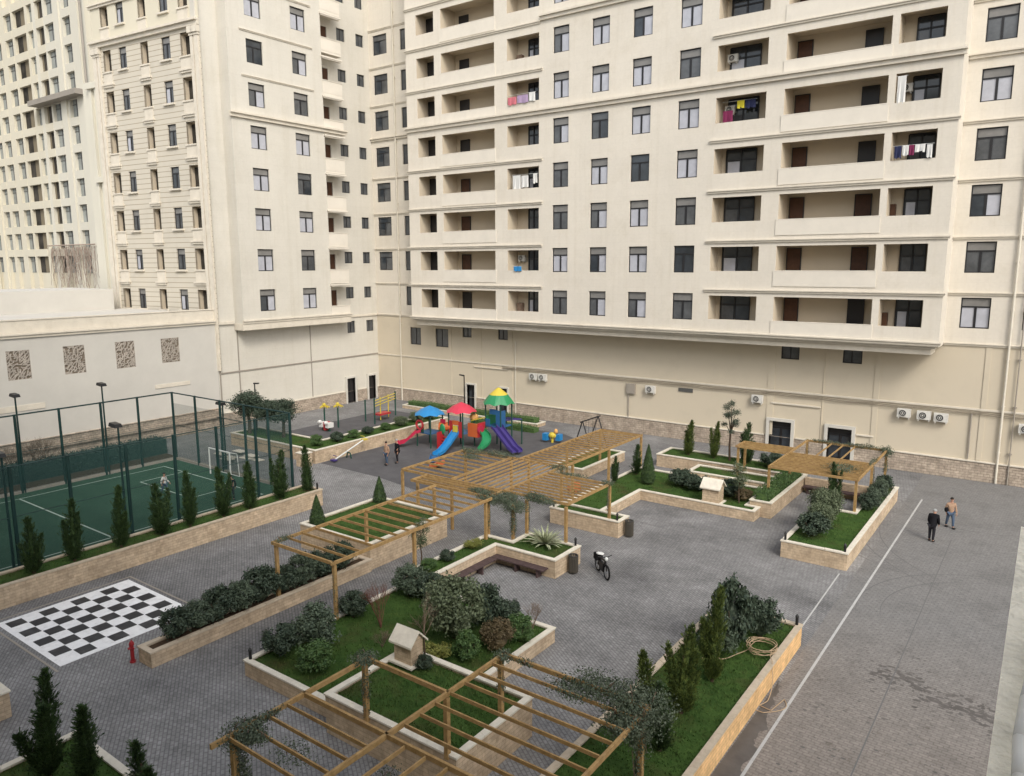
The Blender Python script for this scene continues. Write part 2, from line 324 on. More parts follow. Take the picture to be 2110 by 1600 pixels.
def window(f,h,d,parent,style=0,kind='full',inset=.15,t=.075):
    """window part: dark frame mesh with a pane sub-part of curtained glass"""
    a,b,z0,z1=h; w=b-a; H=z1-z0; dd=d-inset; mb=MB()
    fbox(mb,f,a,b,z1-t,z1,dd-.04,dd+.03); fbox(mb,f,a,b,z0,z0+t,dd-.04,dd+.03)
    fbox(mb,f,a,a+t,z0+t,z1-t,dd-.04,dd+.03); fbox(mb,f,b-t,b,z0+t,z1-t,dd-.04,dd+.03)
    zt=z0+H*.70; mu=a+w*(.5 if style%2==0 else .46)
    if kind=='full':
        fbox(mb,f,a+t,b-t,zt-.045,zt+.045,dd-.03,dd+.04)
        fbox(mb,f,mu-.07,mu+.07,z0+t,zt-.045,dd-.03,dd+.04)
    elif kind=='cross':
        fbox(mb,f,a+t,b-t,zt-.03,zt+.03,dd-.03,dd+.04); fbox(mb,f,mu-.03,mu+.03,z0+t,zt-.03,dd-.03,dd+.04)
    elif kind=='small': 
        fbox(mb,f,mu-.03,mu+.03,z0+t,z1-t,dd-.03,dd+.04)
    o=mb.build('window','frame',parent)
    q=MB()
    combos=[('blind','pane_light','pane_light'),('blind','pane_mid','pane_light'),('blind','pane_mid','pane_mid'),('pane_mid','pane_mid','pane_dark'),('blind','pane_dark','pane_light'),('pane_dark','pane_dark','pane_dark'),('pane_mid','pane_light','pane_light'),('pane_mid','pane_light','pane_mid')]
    c=combos[style%8] if kind=='full' else (('pane_mid',)*3 if kind=='small' else (('pane_mid','pane_dark','pane_mid') if style%2 else ('pane_dark','pane_dark','pane_mid')))
    q.quad(f.p(a,zt,dd),f.p(b,zt,dd),f.p(b,z1,dd),f.p(a,z1,dd),c[0])
    q.quad(f.p(a,z0,dd),f.p(mu,z0,dd),f.p(mu,zt,dd),f.p(a,zt,dd),c[1])
    q.quad(f.p(mu,z0,dd),f.p(b,z0,dd),f.p(b,zt,dd),f.p(mu,zt,dd),c[2])
    q.build('pane',None,o)
    return o
def band(mb,f,u0,u1,z,h=.2,p=.16,d=0):
    fbox(mb,f,u0,u1,z-h*.5,z+h*.15,d,d+p*.55); fbox(mb,f,u0-.02,u1+.02,z+h*.15,z+h*.5,d,d+p)
ZB=[9.92,13.42,16.9,20.28,23.76,27.24,30.72,34.44,37.95,41.45]
BZ=[12.05,15.54,19.05,22.55,26.42,29.6,33.22,36.78,40.3,43.8]
TOP=46.0
# ================================================================ SETTING
def sheet(name,x0,x1,y0,y1,z,k,kind='structure',poly=None):
    mb=MB()
    if poly: 
        i=len(mb.v); mb.v+=[(x,y,z) for x,y in poly]; mb.f.append(tuple(range(len(poly)))); mb.m.append(0)
    else: mb.quad((x0,y0,z),(x1,y0,z),(x1,y1,z),(x0,y1,z))
    o=mb.build(name,k); o['kind']=kind; return o
sheet('ground',-700,700,-300,900,-.06,'ground')
sheet('pavement',-58.45,-6.6,-12,56.15,0,'pave')
sheet('road',-6.6,16,-12,56.15,0,'road')
sheet('playground_surface',0,0,0,0,.006,'rubber',poly=[(-42,34.35),(-36,34.2),(-31.9,33.5),(-29.3,36.5),(-29.2,50.5),(-33,52.4),(-42,52.4)])
sheet('playground_surface',0,0,0,0,.006,'rubber',poly=[(-52.6,37.2),(-45.0,37.2),(-45.0,51.5),(-52.6,51.5)])
sheet('court',-51.4,-38.25,2,28.9,.008,'court')
mb=MB()
mb.quad((-6.07,17.8,.006),(-5.98,17.8,.006),(-5.79,49.7,.006),(-5.88,49.7,.006))
mb.quad((-7.16,28.6,.006),(-7.1,28.6,.006),(-7.16,35.2,.006),(-7.22,35.2,.006))
mb.quad((-6.23,14,.006),(-6.14,14,.006),(-5.98,17.8,.006),(-6.07,17.8,.006))
mb.build('road_line','line_paint')['kind']='structure'
mb=MB(); mb.box(-3.6,-3.56,10,43,-.001,.004); mb.build('road_joint','skid')['kind']='structure'
rg=random.Random(9); mb=MB(); pts=[(-6.72,16),(-6.3,16.5),(-6.12,17.2),(-6.25,18),(-5.98,18.7),(-6.1,19.4),(-6.02,20.3),(-6.3,20.9),(-6.12,21.6),(-6.36,22.2),(-6.32,22.9),(-6.5,23.4),(-6.45,24.1),(-6.72,24.6)]
q=[]
for i in range(len(pts)-1):
    for j in range(5): f=j/5; q.append((pts[i][0]*(1-f)+pts[i+1][0]*f+rg.uniform(-.07,.07),pts[i][1]*(1-f)+pts[i+1][1]*f+rg.uniform(-.03,.03)))
i0=len(mb.v); mb.v+=[(x-.02,y,.003) for x,y in q]; mb.f.append(tuple(range(len(q)))); mb.m.append(0)
for _ in range(220):
    u=rg.random(); y=26.9+rg.gauss(0,.35)-1.9*max(0,u-.3)+.25*math.sin(u*9); x=-4.2+4.1*u; w=rg.uniform(.04,.17); h=rg.uniform(.03,.09); a=rg.uniform(-.3,.3)
    if y<21: continue
    n=6; i0=len(mb.v); mb.v+=[(x+w*math.cos(2*math.pi*k/n+a)*rg.uniform(.7,1.2),y+h*math.sin(2*math.pi*k/n+a)*rg.uniform(.7,1.2),.003+rg.random()*.0015) for k in range(n)]; mb.f.append(tuple(i0+k for k in range(n))); mb.m.append(0)
for _ in range(150):
    x=rg.uniform(-5.5,-.2); y=rg.uniform(19,29); w=rg.uniform(.03,.09); n=5; i0=len(mb.v); mb.v+=[(x+w*math.cos(2*math.pi*k/n),y+w*.6*math.sin(2*math.pi*k/n),.003) for k in range(n)]; mb.f.append(tuple(i0+k for k in range(n))); mb.m.append(0)
mb.build('wet_stain','wet')['kind']='structure'
mb=MB()
for (cx,cy,r,a0,a1) in ((-1,46,9,3.3,4.3),(1.5,44,8.5,3.1,4.3),(-5,38,6,-.9,.7),(0,33,5,1.8,3.4),(-3,50,4,3.4,5.6),(-16,44,7,4.2,5.6),(-14,26,6,.2,1.4)):
    for dr in (0,.9):
        for i in range(24):
            a=a0+(a1-a0)*i/24;b=a0+(a1-a0)*(i+1)/24; w=.025*math.sin(math.pi*(i+.5)/24)+.008; P=lambda t,rr:(cx+rr*math.cos(t),cy+rr*math.sin(t),.0025+dr*.001)
            mb.quad(P(a,r+dr-w),P(b,r+dr-w),P(b,r+dr+w),P(a,r+dr+w))
mb.build('tyre_marks','skid')['kind']='structure'
mb=MB(); z=.013
for a in ((-50.35,-50.27,3,27.4),(-50.27,-39.05,18.1,18.2),(-50.27,-39.05,27.32,27.4),(-39.1,-39.0,3,27.4),(-47.9,-47.82,24.3,27.32),(-42.0,-41.92,24.3,27.32),(-47.82,-42.0,24.3,24.38)):
    mb.quad((a[0],a[2],z),(a[1],a[2],z),(a[1],a[3],z),(a[0],a[3],z))
mb.build('court_line','faded_line')['kind']='structure'
mb=MB(); mb.box(-51.75,-51.45,2,29.2,0,.16); mb.box(-51.45,-38.2,28.95,29.2,0,.16)
tag(mb.build('court_kerb','pipe_grey'),kind='structure')
mb=MB(); mb.box(-53.6,-51.75,2,29.4,-.01,.05); tag(mb.build('soil_strip','soil'),kind='structure')
mb=MB(); mb.quad((-7.6,14,.003),(-6.85,14,.003),(-6.85,24.5,.003),(-7.0,24.5,.003))
# ================================================================ MAIN BUILDING
main=thing('apartment_building','cream apartment block across the courtyard with wide open loggias, overhanging its blank base wall','building',(-28,55,0))
FB=F((0,56.2),(1,0),(0,-1))           # base wall and recessed wings
FM=F((0,53.8),(1,0),(0,-1))           # projecting front
X0,X1=-51.2,-6.15
NF=9
WX=[(-35.0,-33.5),(-31.42,-29.88),(-27.9,-26.32),(-24.12,-22.5)]
LX=[(-49.86,-47.74),(-46.9,-40.95),(-39.6,-36.36),(-21.25,-17.72),(-16.5,-10.15),(-9.72,-7.2)]
holes=[]; 
def zw(k,top=1.84): return (ZB[k],ZB[k]+top+(.12 if k>3 else 0))
for k in range(NF):
    for a,b in WX: holes.append((a,b,ZB[k]-.08,ZB[k]+1.9))
    for a,b in LX: holes.append((a,b,ZB[k]+.04,ZB[k]+1.76))
mb=MB(); wall(mb,FM,X0,X1,8.75,TOP,holes,reveal=False)
for k in range(NF):
    for a,b in WX: rev(mb,FM,(a,b,ZB[k]-.08,ZB[k]+1.9),0,.16)
FE=F((X1,53.8),(0,1),(1,0)); wall(mb,FE,0,2.4,8.75,TOP,[])
FE2=F((X0,53.8),(0,1),(-1,0)); wall(mb,FE2,0,2.4,8.75,TOP,[])
mb.quad((X0,53.8,TOP),(X1,53.8,TOP),(X1,70,TOP),(X0,70,TOP))
mb.build('front_wall','plaster',main)
# base wall and wings
doorsB=[(-46.28,-45.3,0,2.5),(-42.36,-41.4,0,2.5),(-17.05,-15.45,0,2.42),(-12.9,-11.28,0,2.42)]
smallB=[(-53.78,-52.3,5.95,7.7),(-50.34,-48.67,5.92,7.72),(-46.85,-45.72,7.05,8.15),(-42.55,-41.4,7.05,8.15),(-16.5,-15.2,7.08,8.15),(-12.25,-10.98,7.08,8.15)]
mb=MB(); wall(mb,FB,-58.5,16,1.25,8.78,doorsB+smallB,depth=.2)
mb.build('base_wall','render',main)
mb=MB(); wall(mb,FB,-58.5,16,0,1.25,doorsB,d=.10,depth=.3)
mb.quad(FB.p(-58.5,1.25,0),FB.p(16,1.25,0),FB.p(16,1.25,.1),FB.p(-58.5,1.25,.1))
mb.build('stone_plinth','plinth',main)
mb=MB(); 
for a,b in ((-58.4,-46.6),(-45.0,-42.7),(-41.1,-17.4),(-15.1,-13.2),(-10.9,16)): mb=MB(); fbox(mb,FB,a,b,1.25,1.33,.0,.16); mb.build('plinth_cap','trim',main)
stair=[]; right=[]
for k in range(8): stair.append((-57.93,-56.0,ZB[k]+.02,ZB[k]+1.88)) 
narrow=[(-54.2,-52.2,ZB[k],ZB[k]+1.9) for k in range(8)]
RX=[(-5.38,-3.74),(-2.02,-.4),(2.6,4.2),(7.0,8.6)]
for k in range(NF):
    for a,b in RX: right.append((a,b,ZB[k]-.06,ZB[k]+1.88))
mb=MB(); wall(mb,FB,-58.5,X0,8.78,TOP,stair[1:]+narrow,depth=.2)
mb.quad((-58.5,56.2,TOP),(X0,56.2,TOP),(X0,70,TOP),(-58.5,70,TOP)); mb.build('wing_wall','plaster',main); mb=MB(); wall(mb,FB,X1,16,8.78,TOP,right,depth=.2); mb.quad((X1,56.2,TOP),(16,56.2,TOP),(16,70,TOP),(X1,70,TOP))
mb.build('wing_wall','plaster',main)
# soffit, fascia and cornices
mb=MB(); fbox(mb,FM,X0+.3,X1-.45,8.22,8.78,-2.4,-.38); fbox(mb,FM,X0+.15,X1-.2,8.62,8.80,-2.4,-.16)
mb.build('soffit',"trim",main)
mb=MB(); band(mb,FM,X0-.1,X1+.12,8.95,.26,.22); mb.build('cornice','trim',main)
for k in range(9):
    z=BZ[k]; mb=MB()
    if k==4: band(mb,FM,X0-.1,X1+.16,z-.1,.42,.34)
    elif k==6:
        band(mb,FM,X0-.1,-36.2,z,.2,.17); mb.build('cornice','trim',main); mb=MB(); band(mb,FM,-36.2,-21.5,z+.3,.42,.34); mb.build('cornice','trim',main); mb=MB(); band(mb,FM,-21.5,X1+.12,z,.2,.17)
    else:
        band(mb,FM,X0-.1,-36.0,z,.2,.17); mb.build('cornice','trim',main); mb=MB(); band(mb,FM,-21.6,X1+.12,z,.2,.17)
    mb.build('cornice','trim',main)
for z in [8.82]+BZ[:9]:
    mb=MB(); big=z in (BZ[4],)
    band(mb,FB,-58.45,X0-.02,z,.3 if big else .16,.26 if big else .12); mb.build('string_course','trim',main); mb=MB(); band(mb,FB,X1+.02,16,z,.3 if big else .18,.26 if big else .15)
    mb.build('string_course','trim',main)
mb=MB(); fbox(mb,FB,-58.4,16,4.62,4.74,0,.07); mb.build('string_course','trim',main)
# windows : one master per column and glazing type, copied floor by floor
rs=random.Random(3)
def column(f,a,b,z0,z1,parent,kind,floors,styles):
    ms={}
    for k in floors:
        s=styles[k%len(styles)]
        dz=ZB[k]-ZB[0]+(.0)
        if s not in ms: ms[s]=(window(f,(a,b,z0+dz,z1+dz),0,parent,s,kind),dz)
        else: o,d0=ms[s]; dup(o,parent,(0,0,dz-d0))
for i,(a,b) in enumerate(WX):
    st=[[2,0,2,2,1,0,1,0,2],[1,4,1,0,3,0,0,1,0],[1,0,0,5,0,0,4,0,2],[2,5,2,0,0,2,0,1,0]][i]
    column(FM,a,b,ZB[0]-.08,ZB[0]+1.9,main,'full',range(NF),st)
for i,(a,b) in enumerate(RX):
    column(FB,a,b,ZB[0]-.06,ZB[0]+1.88,main,'full',range(NF if i<2 else 7),[[0,2,4,2,0,2,0,1,2],[1,0,2,0,0,1,2,0,0],[0,1,2],[2,0,1]][i])
column(FB,-57.93,-56.0,ZB[0]+.02,ZB[0]+1.88,main,'cross',range(1,8),[0,1])
column(FB,-54.2,-52.2,ZB[0],ZB[0]+1.9,main,'small',range(0,8),[0])
for i,h in enumerate(smallB): window(FB,h,0,main,i,'small')
# loggias
def loggia(a,b,depth,inner,clutter=None):
    z0,z1=ZB[0]+.04,ZB[0]+1.76; mb=MB(); zf=z0-.95
    d=-depth
    mb.quad(FM.p(a,z0,0),FM.p(b,z0,0),FM.p(b,z0,-.16),FM.p(a,z0,-.16))
    mb.quad(FM.p(a,z0,-.16),FM.p(b,z0,-.16),FM.p(b,zf,-.16),FM.p(a,zf,-.16))
    mb.quad(FM.p(a,zf,-.16),FM.p(b,zf,-.16),FM.p(b,zf,d),FM.p(a,zf,d))
    mb.quad(FM.p(a,z1,0),FM.p(b,z1,0),FM.p(b,z1,-.2),FM.p(a,z1,-.2))
    zc=z1+.22
    mb.quad(FM.p(a,z1,-.2),FM.p(b,z1,-.2),FM.p(b,zc,-.2),FM.p(a,zc,-.2))
    mb.quad(FM.p(a,zc,-.2),FM.p(b,zc,-.2),FM.p(b,zc,d),FM.p(a,zc,d))
    for u in (a,b):
        mb.quad(FM.p(u,zf,-.0),FM.p(u,zc,-.0),FM.p(u,zc,d),FM.p(u,zf,d))
    mb.quad(FM.p(a,zf,d),FM.p(b,zf,d),FM.p(b,zc,d),FM.p(a,zc,d))
    o=mb.build('loggia','interior',main)
    for (nm,ua,ub,top,k,dd) in inner:
        q=MB(); zt=zf+top
        if nm=='door':
            fbox(q,FM,ua,ub,zf+.01,zt,d+.01,d+.09,k); fbox(q,FM,ua-.06,ua,zf+.01,zt+.06,d+.01,d+.11,'frame'); fbox(q,FM,ub,ub+.06,zf+.01,zt+.06,d+.01,d+.11,'frame'); fbox(q,FM,ua,ub,zt,zt+.06,d+.01,d+.11,'frame')
            q.build('door',None,o)
        else:
            za=zf+.55; fbox(q,FM,ua,ub,za,zt,d+.01,d+.05,'pane_dark'); mu=(ua+ub)/2; zm=za+(zt-za)*.66
            for x0_,x1_,z0_,z1_ in ((ua-.05,ua+.04,za,zt),(ub-.04,ub+.05,za,zt),(mu-.05,mu+.05,za,zt),(ua,ub,zm-.05,zm+.05),(ua,ub,za-.02,za+.05),(ua,ub,zt-.05,zt+.04)):
                fbox(q,FM,x0_,x1_,z0_,z1_,d+.05,d+.11,'frame')
            fbox(q,FM,ua+.1,mu-.1,za+.08,zm-.1,d+.05,d+.065,'pane_mid' if dd else 'pane_light')
            q.build('window',None,o)
    if clutter:
        q=MB()
        for (c0,c1,z_,h_,dd_) in clutter: fbox(q,FM,c0,c1,zf+z_,zf+z_+h_,d+.02,d+dd_)
        q.build('cupboard','twig' if a<-30 else 'door_brown',o)
    return o
spec=[(LX[0],1.5,[[('door',-49.72,-49.0,2.55,'door_black',0)],[('door',-49.84,-48.0,2.6,'door_black',0)]]),
 (LX[1],2.0,[[('door',-46.3,-45.35,2.35,'door_black',0)],[('door',-46.3,-45.35,2.35,'door_brown',0)]]),
 (LX[2],1.5,[[('window',-38.35,-37.3,2.7,'',1)],[('window',-38.35,-37.3,2.7,'',0)]]),
 (LX[3],1.5,[[('window',-20.85,-18.7,2.72,'',1)],[('window',-20.85,-18.7,2.72,'',0)]]),
 (LX[4],2.0,[[('door',-16.3,-15.4,2.5,'door_brown',0),('door',-12.0,-11.05,2.5,'door_black',0)],[('door',-16.3,-15.4,2.5,'door_brown',0),('door',-12.0,-11.05,2.5,'door_brown',0)]]),
 (LX[5],1.5,[[('window',-8.95,-7.5,2.65,'',1)],[('window',-8.95,-7.5,2.65,'',0)]])]
alts={2:[1,0,0,1,0,0,1,0,1],0:[0,1,0,0,1,0,0,1,0],1:[0,1,1,1,0,0,0,0,0],3:[0,1,0,1,0,1,0,0,1],4:[0,1,1,0,0,0,0,0,0],5:[1,0,1,0,1,0,0,1,0]}
for i,((a,b),dp,vs) in enumerate(spec):
    pro=[]
    for vi,v in enumerate(vs): pro.append([loggia(a,b,dp,v,[(-39.4,-38.9,.0,1.6,.4)] if i==2 and vi==1 else [(-21.9,-21.3,0,1.5,.45)] if i==3 and vi==1 else [(-9.9,-9.4,0,1.75,.4)] if i==5 and vi==1 else None),False])
    for k in range(NF):
        j=alts.get(i,[0]*9)[k] if len(vs)>1 else 0
        if k==0 and j!=0: pass
        if not pro[j][1]:
            pro[j][1]=True; o=pro[j][0]; o.location.z+=ZB[k]-ZB[0]; pro[j].append(k)
        else: dup(pro[j][0],main,(0,0,ZB[k]-ZB[pro[j][2]]))
# proud parapets of the two wide loggias
for (a,b) in (LX[1],LX[4]):
    o=None
    for k in range(NF):
        if o is None:
            mb=MB(); fbox(mb,FM,a-.14,b+.12,ZB[0]-1.0,ZB[0]+.03,.003,.05); fbox(mb,FM,a-.14,b+.12,ZB[0]+.03,ZB[0]+.09,-.2,.06); o=mb.build('parapet','parapet',main)
        else: dup(o,main,(0,0,ZB[k]-ZB[0]))
mb=MB()
for u in (-35.9,-21.7): fbox(mb,FM,u-.02,u+.02,9.15,TOP,-.0,.02)
# entrance doors with pale surrounds
for i,h in enumerate(doorsB):
    a,b,z0,z1=h; mb=MB(); w=.22 if i>1 else .14
    fbox(mb,FB,a-w,a,0,z1+w,.0,.2); fbox(mb,FB,b,b+w,0,z1+w,.0,.2); fbox(mb,FB,a,b,z1,z1+w,.0,.2)
    o=mb.build('door_surround','stone_frame',main)
    q=MB(); fbox(q,FB,a,b,0.02,z1,-.22,-.17,'door_black'); m_=(a+b)/2
    fbox(q,FB,m_-.03,m_+.03,0.02,z1-.5,-.17,-.12,'frame'); fbox(q,FB,a,b,z1-.52,z1-.44,-.17,-.12,'frame')
    fbox(q,FB,a+.08,m_-.1,.25,z1-.6,-.17,-.15,'pane_dark'); fbox(q,FB,m_+.1,b-.08,.25,z1-.6,-.17,-.15,'pane_dark')
    q.build('door',None,o)
# shallow pilaster strips, pipes, cable run
def strip(f,u,z0,z1,w,d,parent,k='trim',name='pilaster_strip'):
    mb=MB(); fbox(mb,f,u-w/2,u+w/2,z0,z1,0,d); return mb.build(name,k,parent)
for u,w in ((-48.45,.35),(-44.5,.06),(-41.1,.5),(-17.1,.5),(-13.4,.06),(-9.93,.35),(-3.6,.3)):
    strip(FB,u,1.35,4.6,w,.045,main,'render'); strip(FB,u,4.75,8.1 if u<X1 else 8.7,w,.045,main,'render')
for u in (-55.0,-2.55,-1.92,9.5):
    mb=MB(); mb.cyl(FB.p(u,.02,.16),FB.p(u,TOP if u>-50 else 40,.16),.07 if u!=-1.92 else .04,n=8)
    for z in range(2,40,3): fbox(mb,FB,u-.1,u+.1,z,z+.06,0,.2)
    mb.build('drain_pipe','pipe' if u!=-1.92 else 'pipe_grey',main)
for u,z0,z1 in ((-40.45,.3,7.0),(-28.8,1.3,3.25),(-4.2,1.4,4.4)):
    mb=MB(); mb.cyl(FB.p(u,z0,.1),FB.p(u,z1,.1),.045,n=7); mb.build('drain_pipe','pipe_grey' if u!=-40.45 else 'pipe',main)
mb=MB()
for i,dz in enumerate((0,.09,.17)):
    pts=[FB.p(-42+x*.9,4.55-dz-.03*math.sin(x*1.7+i)-.02*math.sin(x*.6),.1+.02*i) for x in range(0,60)]
    mb.tube(pts,.022,5)
mb.build('cable_run','cable',main)
mb=MB(); fbox(mb,FB,-24.4,-23.2,3.9,4.2,0,.06); mb.build('vent_grille','shutter',main)
for q in ((-17.0,-13.5,3.72,3.82),(-11.0,-9.9,2.05,2.15),(-45.4,-41.4,4.25,4.33)): mb=MB(); fbox(mb,FB,*q,0,.11); mb.build('ledge','trim',main)
mb=MB(); fbox(mb,FB,-28.98,-28.2,3.3,4.14,0,.22); fbox(mb,FB,-28.9,-28.3,3.36,4.08,.22,.24); mb.build('meter_box','pipe_grey',main)
# ================================================================ LEFT BUILDING
left=thing('apartment_building','grey-cream apartment block on the left side, joined to the main block at the inner corner','building',(-60,47,0))
FL=F((-58.5,0),(0,1),(1,0)); FO=F((-57.2,0),(0,1),(1,0))
small=[]
for k in range(9):
    for a,b in ((52.05,53.1),(54.5,55.5)): small.append((a,b,ZB[k]+.72,ZB[k]+1.85))
small+= [(52.05,53.1,7.15,8.35),(54.65,55.65,7.15,8.32)]
dl=[(51.6,52.7,0,2.55),(54.55,55.55,0,2.5)]
bd=[]
for k in range(9): bd.append((50.15,50.85,ZB[k]-1.0,ZB[k]+1.6))
mb=MB(); wall(mb,FL,37.3,56.2,1.2,TOP,small+dl+bd,depth=.18)
mb.quad((-58.5,37.3,TOP),(-58.5,56.2,TOP),(-75,56.2,TOP),(-75,37.3,TOP))
FLs=F((-58.5,37.3),(-1,0),(0,-1)); wall(mb,FLs,0,.6,8,TOP,[])
mb.build('base_wall','plaster_left',left)
mb=MB(); wall(mb,FL,37.3,56.2,0,1.2,dl,d=.1,depth=.28); mb.quad(FL.p(37.3,1.2,0),FL.p(56.2,1.2,0),FL.p(56.2,1.2,.1),FL.p(37.3,1.2,.1)); mb.build('stone_plinth','plinth',left)
for a,b in ((37.3,51.3),(53.0,54.2),(55.8,56.1)): mb=MB(); fbox(mb,FL,a,b,1.2,1.28,0,.16); mb.build('plinth_cap','trim',left)
A,B_=(41.0,42.62),(45.68,47.28)
ho=[(a,b,ZB[k]+.05,ZB[k]+1.95) for k in range(9) for a,b in (A,B_)]
mb=MB(); wall(mb,FO,39.2,49.0,8.45,TOP,ho,depth=.16)
mb.quad(FO.p(39.2,8.45),FO.p(39.2,TOP),FO.p(39.2,TOP,-1.3),FO.p(39.2,8.45,-1.3))
mb.quad(FO.p(49.0,8.45),FO.p(49.0,TOP),FO.p(49.0,TOP,-1.3),FO.p(49.0,8.45,-1.3))
mb.quad(FO.p(39.2,8.45),FO.p(49.0,8.45),FO.p(49.0,8.45,-1.3),FO.p(39.2,8.45,-1.3))
mb.build('projecting_wall','plaster_left',left)
for i,(a,b) in enumerate((A,B_)):
    column(FO,a,b,ZB[0]+.05,ZB[0]+1.95,left,'full',range(9),[[4,0,0,0,0,1,5,0,0],[0,2,0,3,0,2,1,0,0]][i])
for i,h in enumerate(small[:18:2]): pass
o1=window(FL,small[0],0,left,0,'small'); o2=window(FL,small[1],0,left,1,'small')
for k in range(1,9): dup(o1,left,(0,0,ZB[k]-ZB[0])); dup(o2,left,(0,0,ZB[k]-ZB[0]))
window(FL,small[-2],0,left,0,'small'); window(FL,small[-1],0,left,1,'small')
bp=None; bdp=None
for k in range(9):
    if bp is None:
        mb=MB(); zf=ZB[0]-1.2
        fbox(mb,FO,49.0,51.35,zf,zf+.22,-1.28,0); fbox(mb,FO,49.0,51.35,zf+.22,ZB[0]+.1,-.12,.02); fbox(mb,FO,51.23,51.35,zf+.22,ZB[0]+.1,-1.28,-.12)
        fbox(mb,FO,48.95,51.42,ZB[0]+.1,ZB[0]+.16,-.18,.06)
        bp=mb.build('balcony','parapet',left); mb=MB(); fbox(mb,FO,48.9,51.4,ZB[0]+2.1,ZB[0]+2.24,0,.14); fbox(mb,FO,49.02,51.3,ZB[0]+2.0,ZB[0]+2.1,-.2,.08); bh=mb.build('balcony_hood','parapet',left)
        mb=MB(); fbox(mb,FL,50.15,50.85,ZB[0]-1.0,ZB[0]+1.6,-.17,-.1); bdp=mb.build('balcony_door','door_brown',left)
    else: dup(bp,left,(0,0,ZB[k]-ZB[0])); dup(bh,left,(0,0,ZB[k]-ZB[0])); dup(bdp,left,(0,0,ZB[k]-ZB[0]))
mb=MB(); band(mb,FO,39.1,51.5,9.12,.3,.2); fbox(mb,FO,39.1,51.4,8.4,8.97,-1.2,.04); mb.build('cornice','trim',left)
mb=MB(); band(mb,FO,39.0,51.6,26.4,.44,.34); mb.build('cornice','trim',left)
for k in (5,6,7,8):
    mb=MB(); band(mb,FO,40.4,47.9,BZ[k]+.05,.14,.12); mb.build('cornice','trim',left)
mb=MB(); fbox(mb,FL,37.3,39.0,8.95,9.2,0,.18); mb.build('string_course','trim',left); mb=MB(); fbox(mb,FL,51.6,56.1,8.75,8.95,0,.12); mb.build('string_course','trim',left)
mb=MB(); fbox(mb,FL,37.35,56.1,4.68,4.8,0,.07); mb.build('string_course','pipe_grey',left)
for u,w in ((37.45,.12),(39.35,.1),(47.3,.08)): strip(FL,u,1.3,4.66,w,.05,left,'pipe_grey'); strip(FL,u,4.82,8.4,w,.05,left,'pipe_grey')
for i,h in enumerate(dl):
    a,b,z0,z1=h; mb=MB(); fbox(mb,FL,a-.18,a,0,z1+.2,0,.2); fbox(mb,FL,b,b+.18,0,z1+.2,0,.2); fbox(mb,FL,a,b,z1,z1+.2,0,.2)
    o=mb.build('door_surround','stone_frame',left); q=MB(); fbox(q,FL,a,b,.02,z1,-.2,-.14,'door_black'); fbox(q,FL,(a+b)/2-.03,(a+b)/2+.03,.02,z1,-.14,-.1,'frame'); q.build('door',None,o)
# ================================================================ ORNATE BUILDING
an=R(6.1); u_=(-math.cos(an),-math.sin(an)); FN=F((-58.5,37.4),u_,(math.sin(an),-math.cos(an)))
orn=thing('apartment_building','grooved stone apartment block with capitals and hooded loggias, behind the low wall','building',(-65,37,0))
LO=[(.95,2.1),(6.3,7.3),(11.5,12.6)]; WO=[(3.42,4.55),(9.3,10.35)]
ho=[]
for k in range(9):
    for a,b in LO+WO: ho.append((a,b,ZB[k]+.22,ZB[k]+2.0))
mb=MB(); wall(mb,FN,-.3,14.0,5,33.1,ho,depth=.18); mb.build('front_wall','rust',orn)
mb=MB(); wall(mb,FN,-.3,14.0,33.1,TOP,ho,depth=.18); mb.quad(FN.p(14,5),FN.p(14,TOP),FN.p(14,TOP,-15),FN.p(14,5,-15)); mb.quad(FN.p(0,TOP),FN.p(14,TOP),FN.p(14,TOP,-15),FN.p(0,TOP,-15)); mb.build('upper_wall','tower',orn)
for i,(a,b) in enumerate(WO): column(FN,a,b,ZB[0]+.22,ZB[0]+2.0,orn,'full',range(9),[[1,2,2,3,2,1,2,2,1],[2,1,2,2,1,2,2,1,2]][i])
def ornl(a,b,w):
    z0,z1=ZB[0]+.22,ZB[0]+2.0; mb=MB(); d=-.6
    rev(mb,FN,(a,b,z0,z1),0,.6); mb.quad(FN.p(a,z0,d),FN.p(b,z0,d),FN.p(b,z1,d),FN.p(a,z1,d))
    o=mb.build('loggia','interior',orn); q=MB(); fbox(q,FN,a,b,z0,z1-.12,d+.01,d+.06); q.build('door','opening',o); return o  # dark panel over the whole back wall, interior shade put into its colour
for i,(a,b) in enumerate(LO):
    o=ornl(a,b,.55)
    for k in range(1,9): dup(o,orn,(0,0,ZB[k]-ZB[0]))
    h=None
    for k in range(8):
        if h is None:
            mb=MB(); c=(a+b)/2; w=(b-a)/2+.22
            fbox(mb,FN,c-w,c+w,ZB[0]-.95,ZB[0]-.82,0,.2); fbox(mb,FN,c-w+.08,c+w-.08,ZB[0]-1.12,ZB[0]-.95,0,.12); fbox(mb,FN,c-w+.1,c+w-.1,ZB[0]+.08,ZB[0]+.2,0,.14); fbox(mb,FN,c-w+.16,c+w-.16,ZB[0]-.82,ZB[0]+.08,0,.06)
            h=mb.build('hood_moulding','trim',orn); h0=h
        else: dup(h0,orn,(0,0,ZB[k]-ZB[0]))
for i,(a,b) in enumerate(WO):
    h=None
    for k in range(8):
        if h is None: mb=MB(); fbox(mb,FN,a-.15,b+.15,ZB[0]+.06,ZB[0]+.2,0,.18); h=mb.build('sill','trim',orn)
        else: dup(h,orn,(0,0,ZB[k]-ZB[0]))
mb=MB(); band(mb,FN,-.3,14.1,33.3,.5,.45); mb.build('cornice','trim',orn)
mb=MB(); band(mb,FN,3,14.1,36.5,.3,.25); mb.build('cornice','trim',orn)
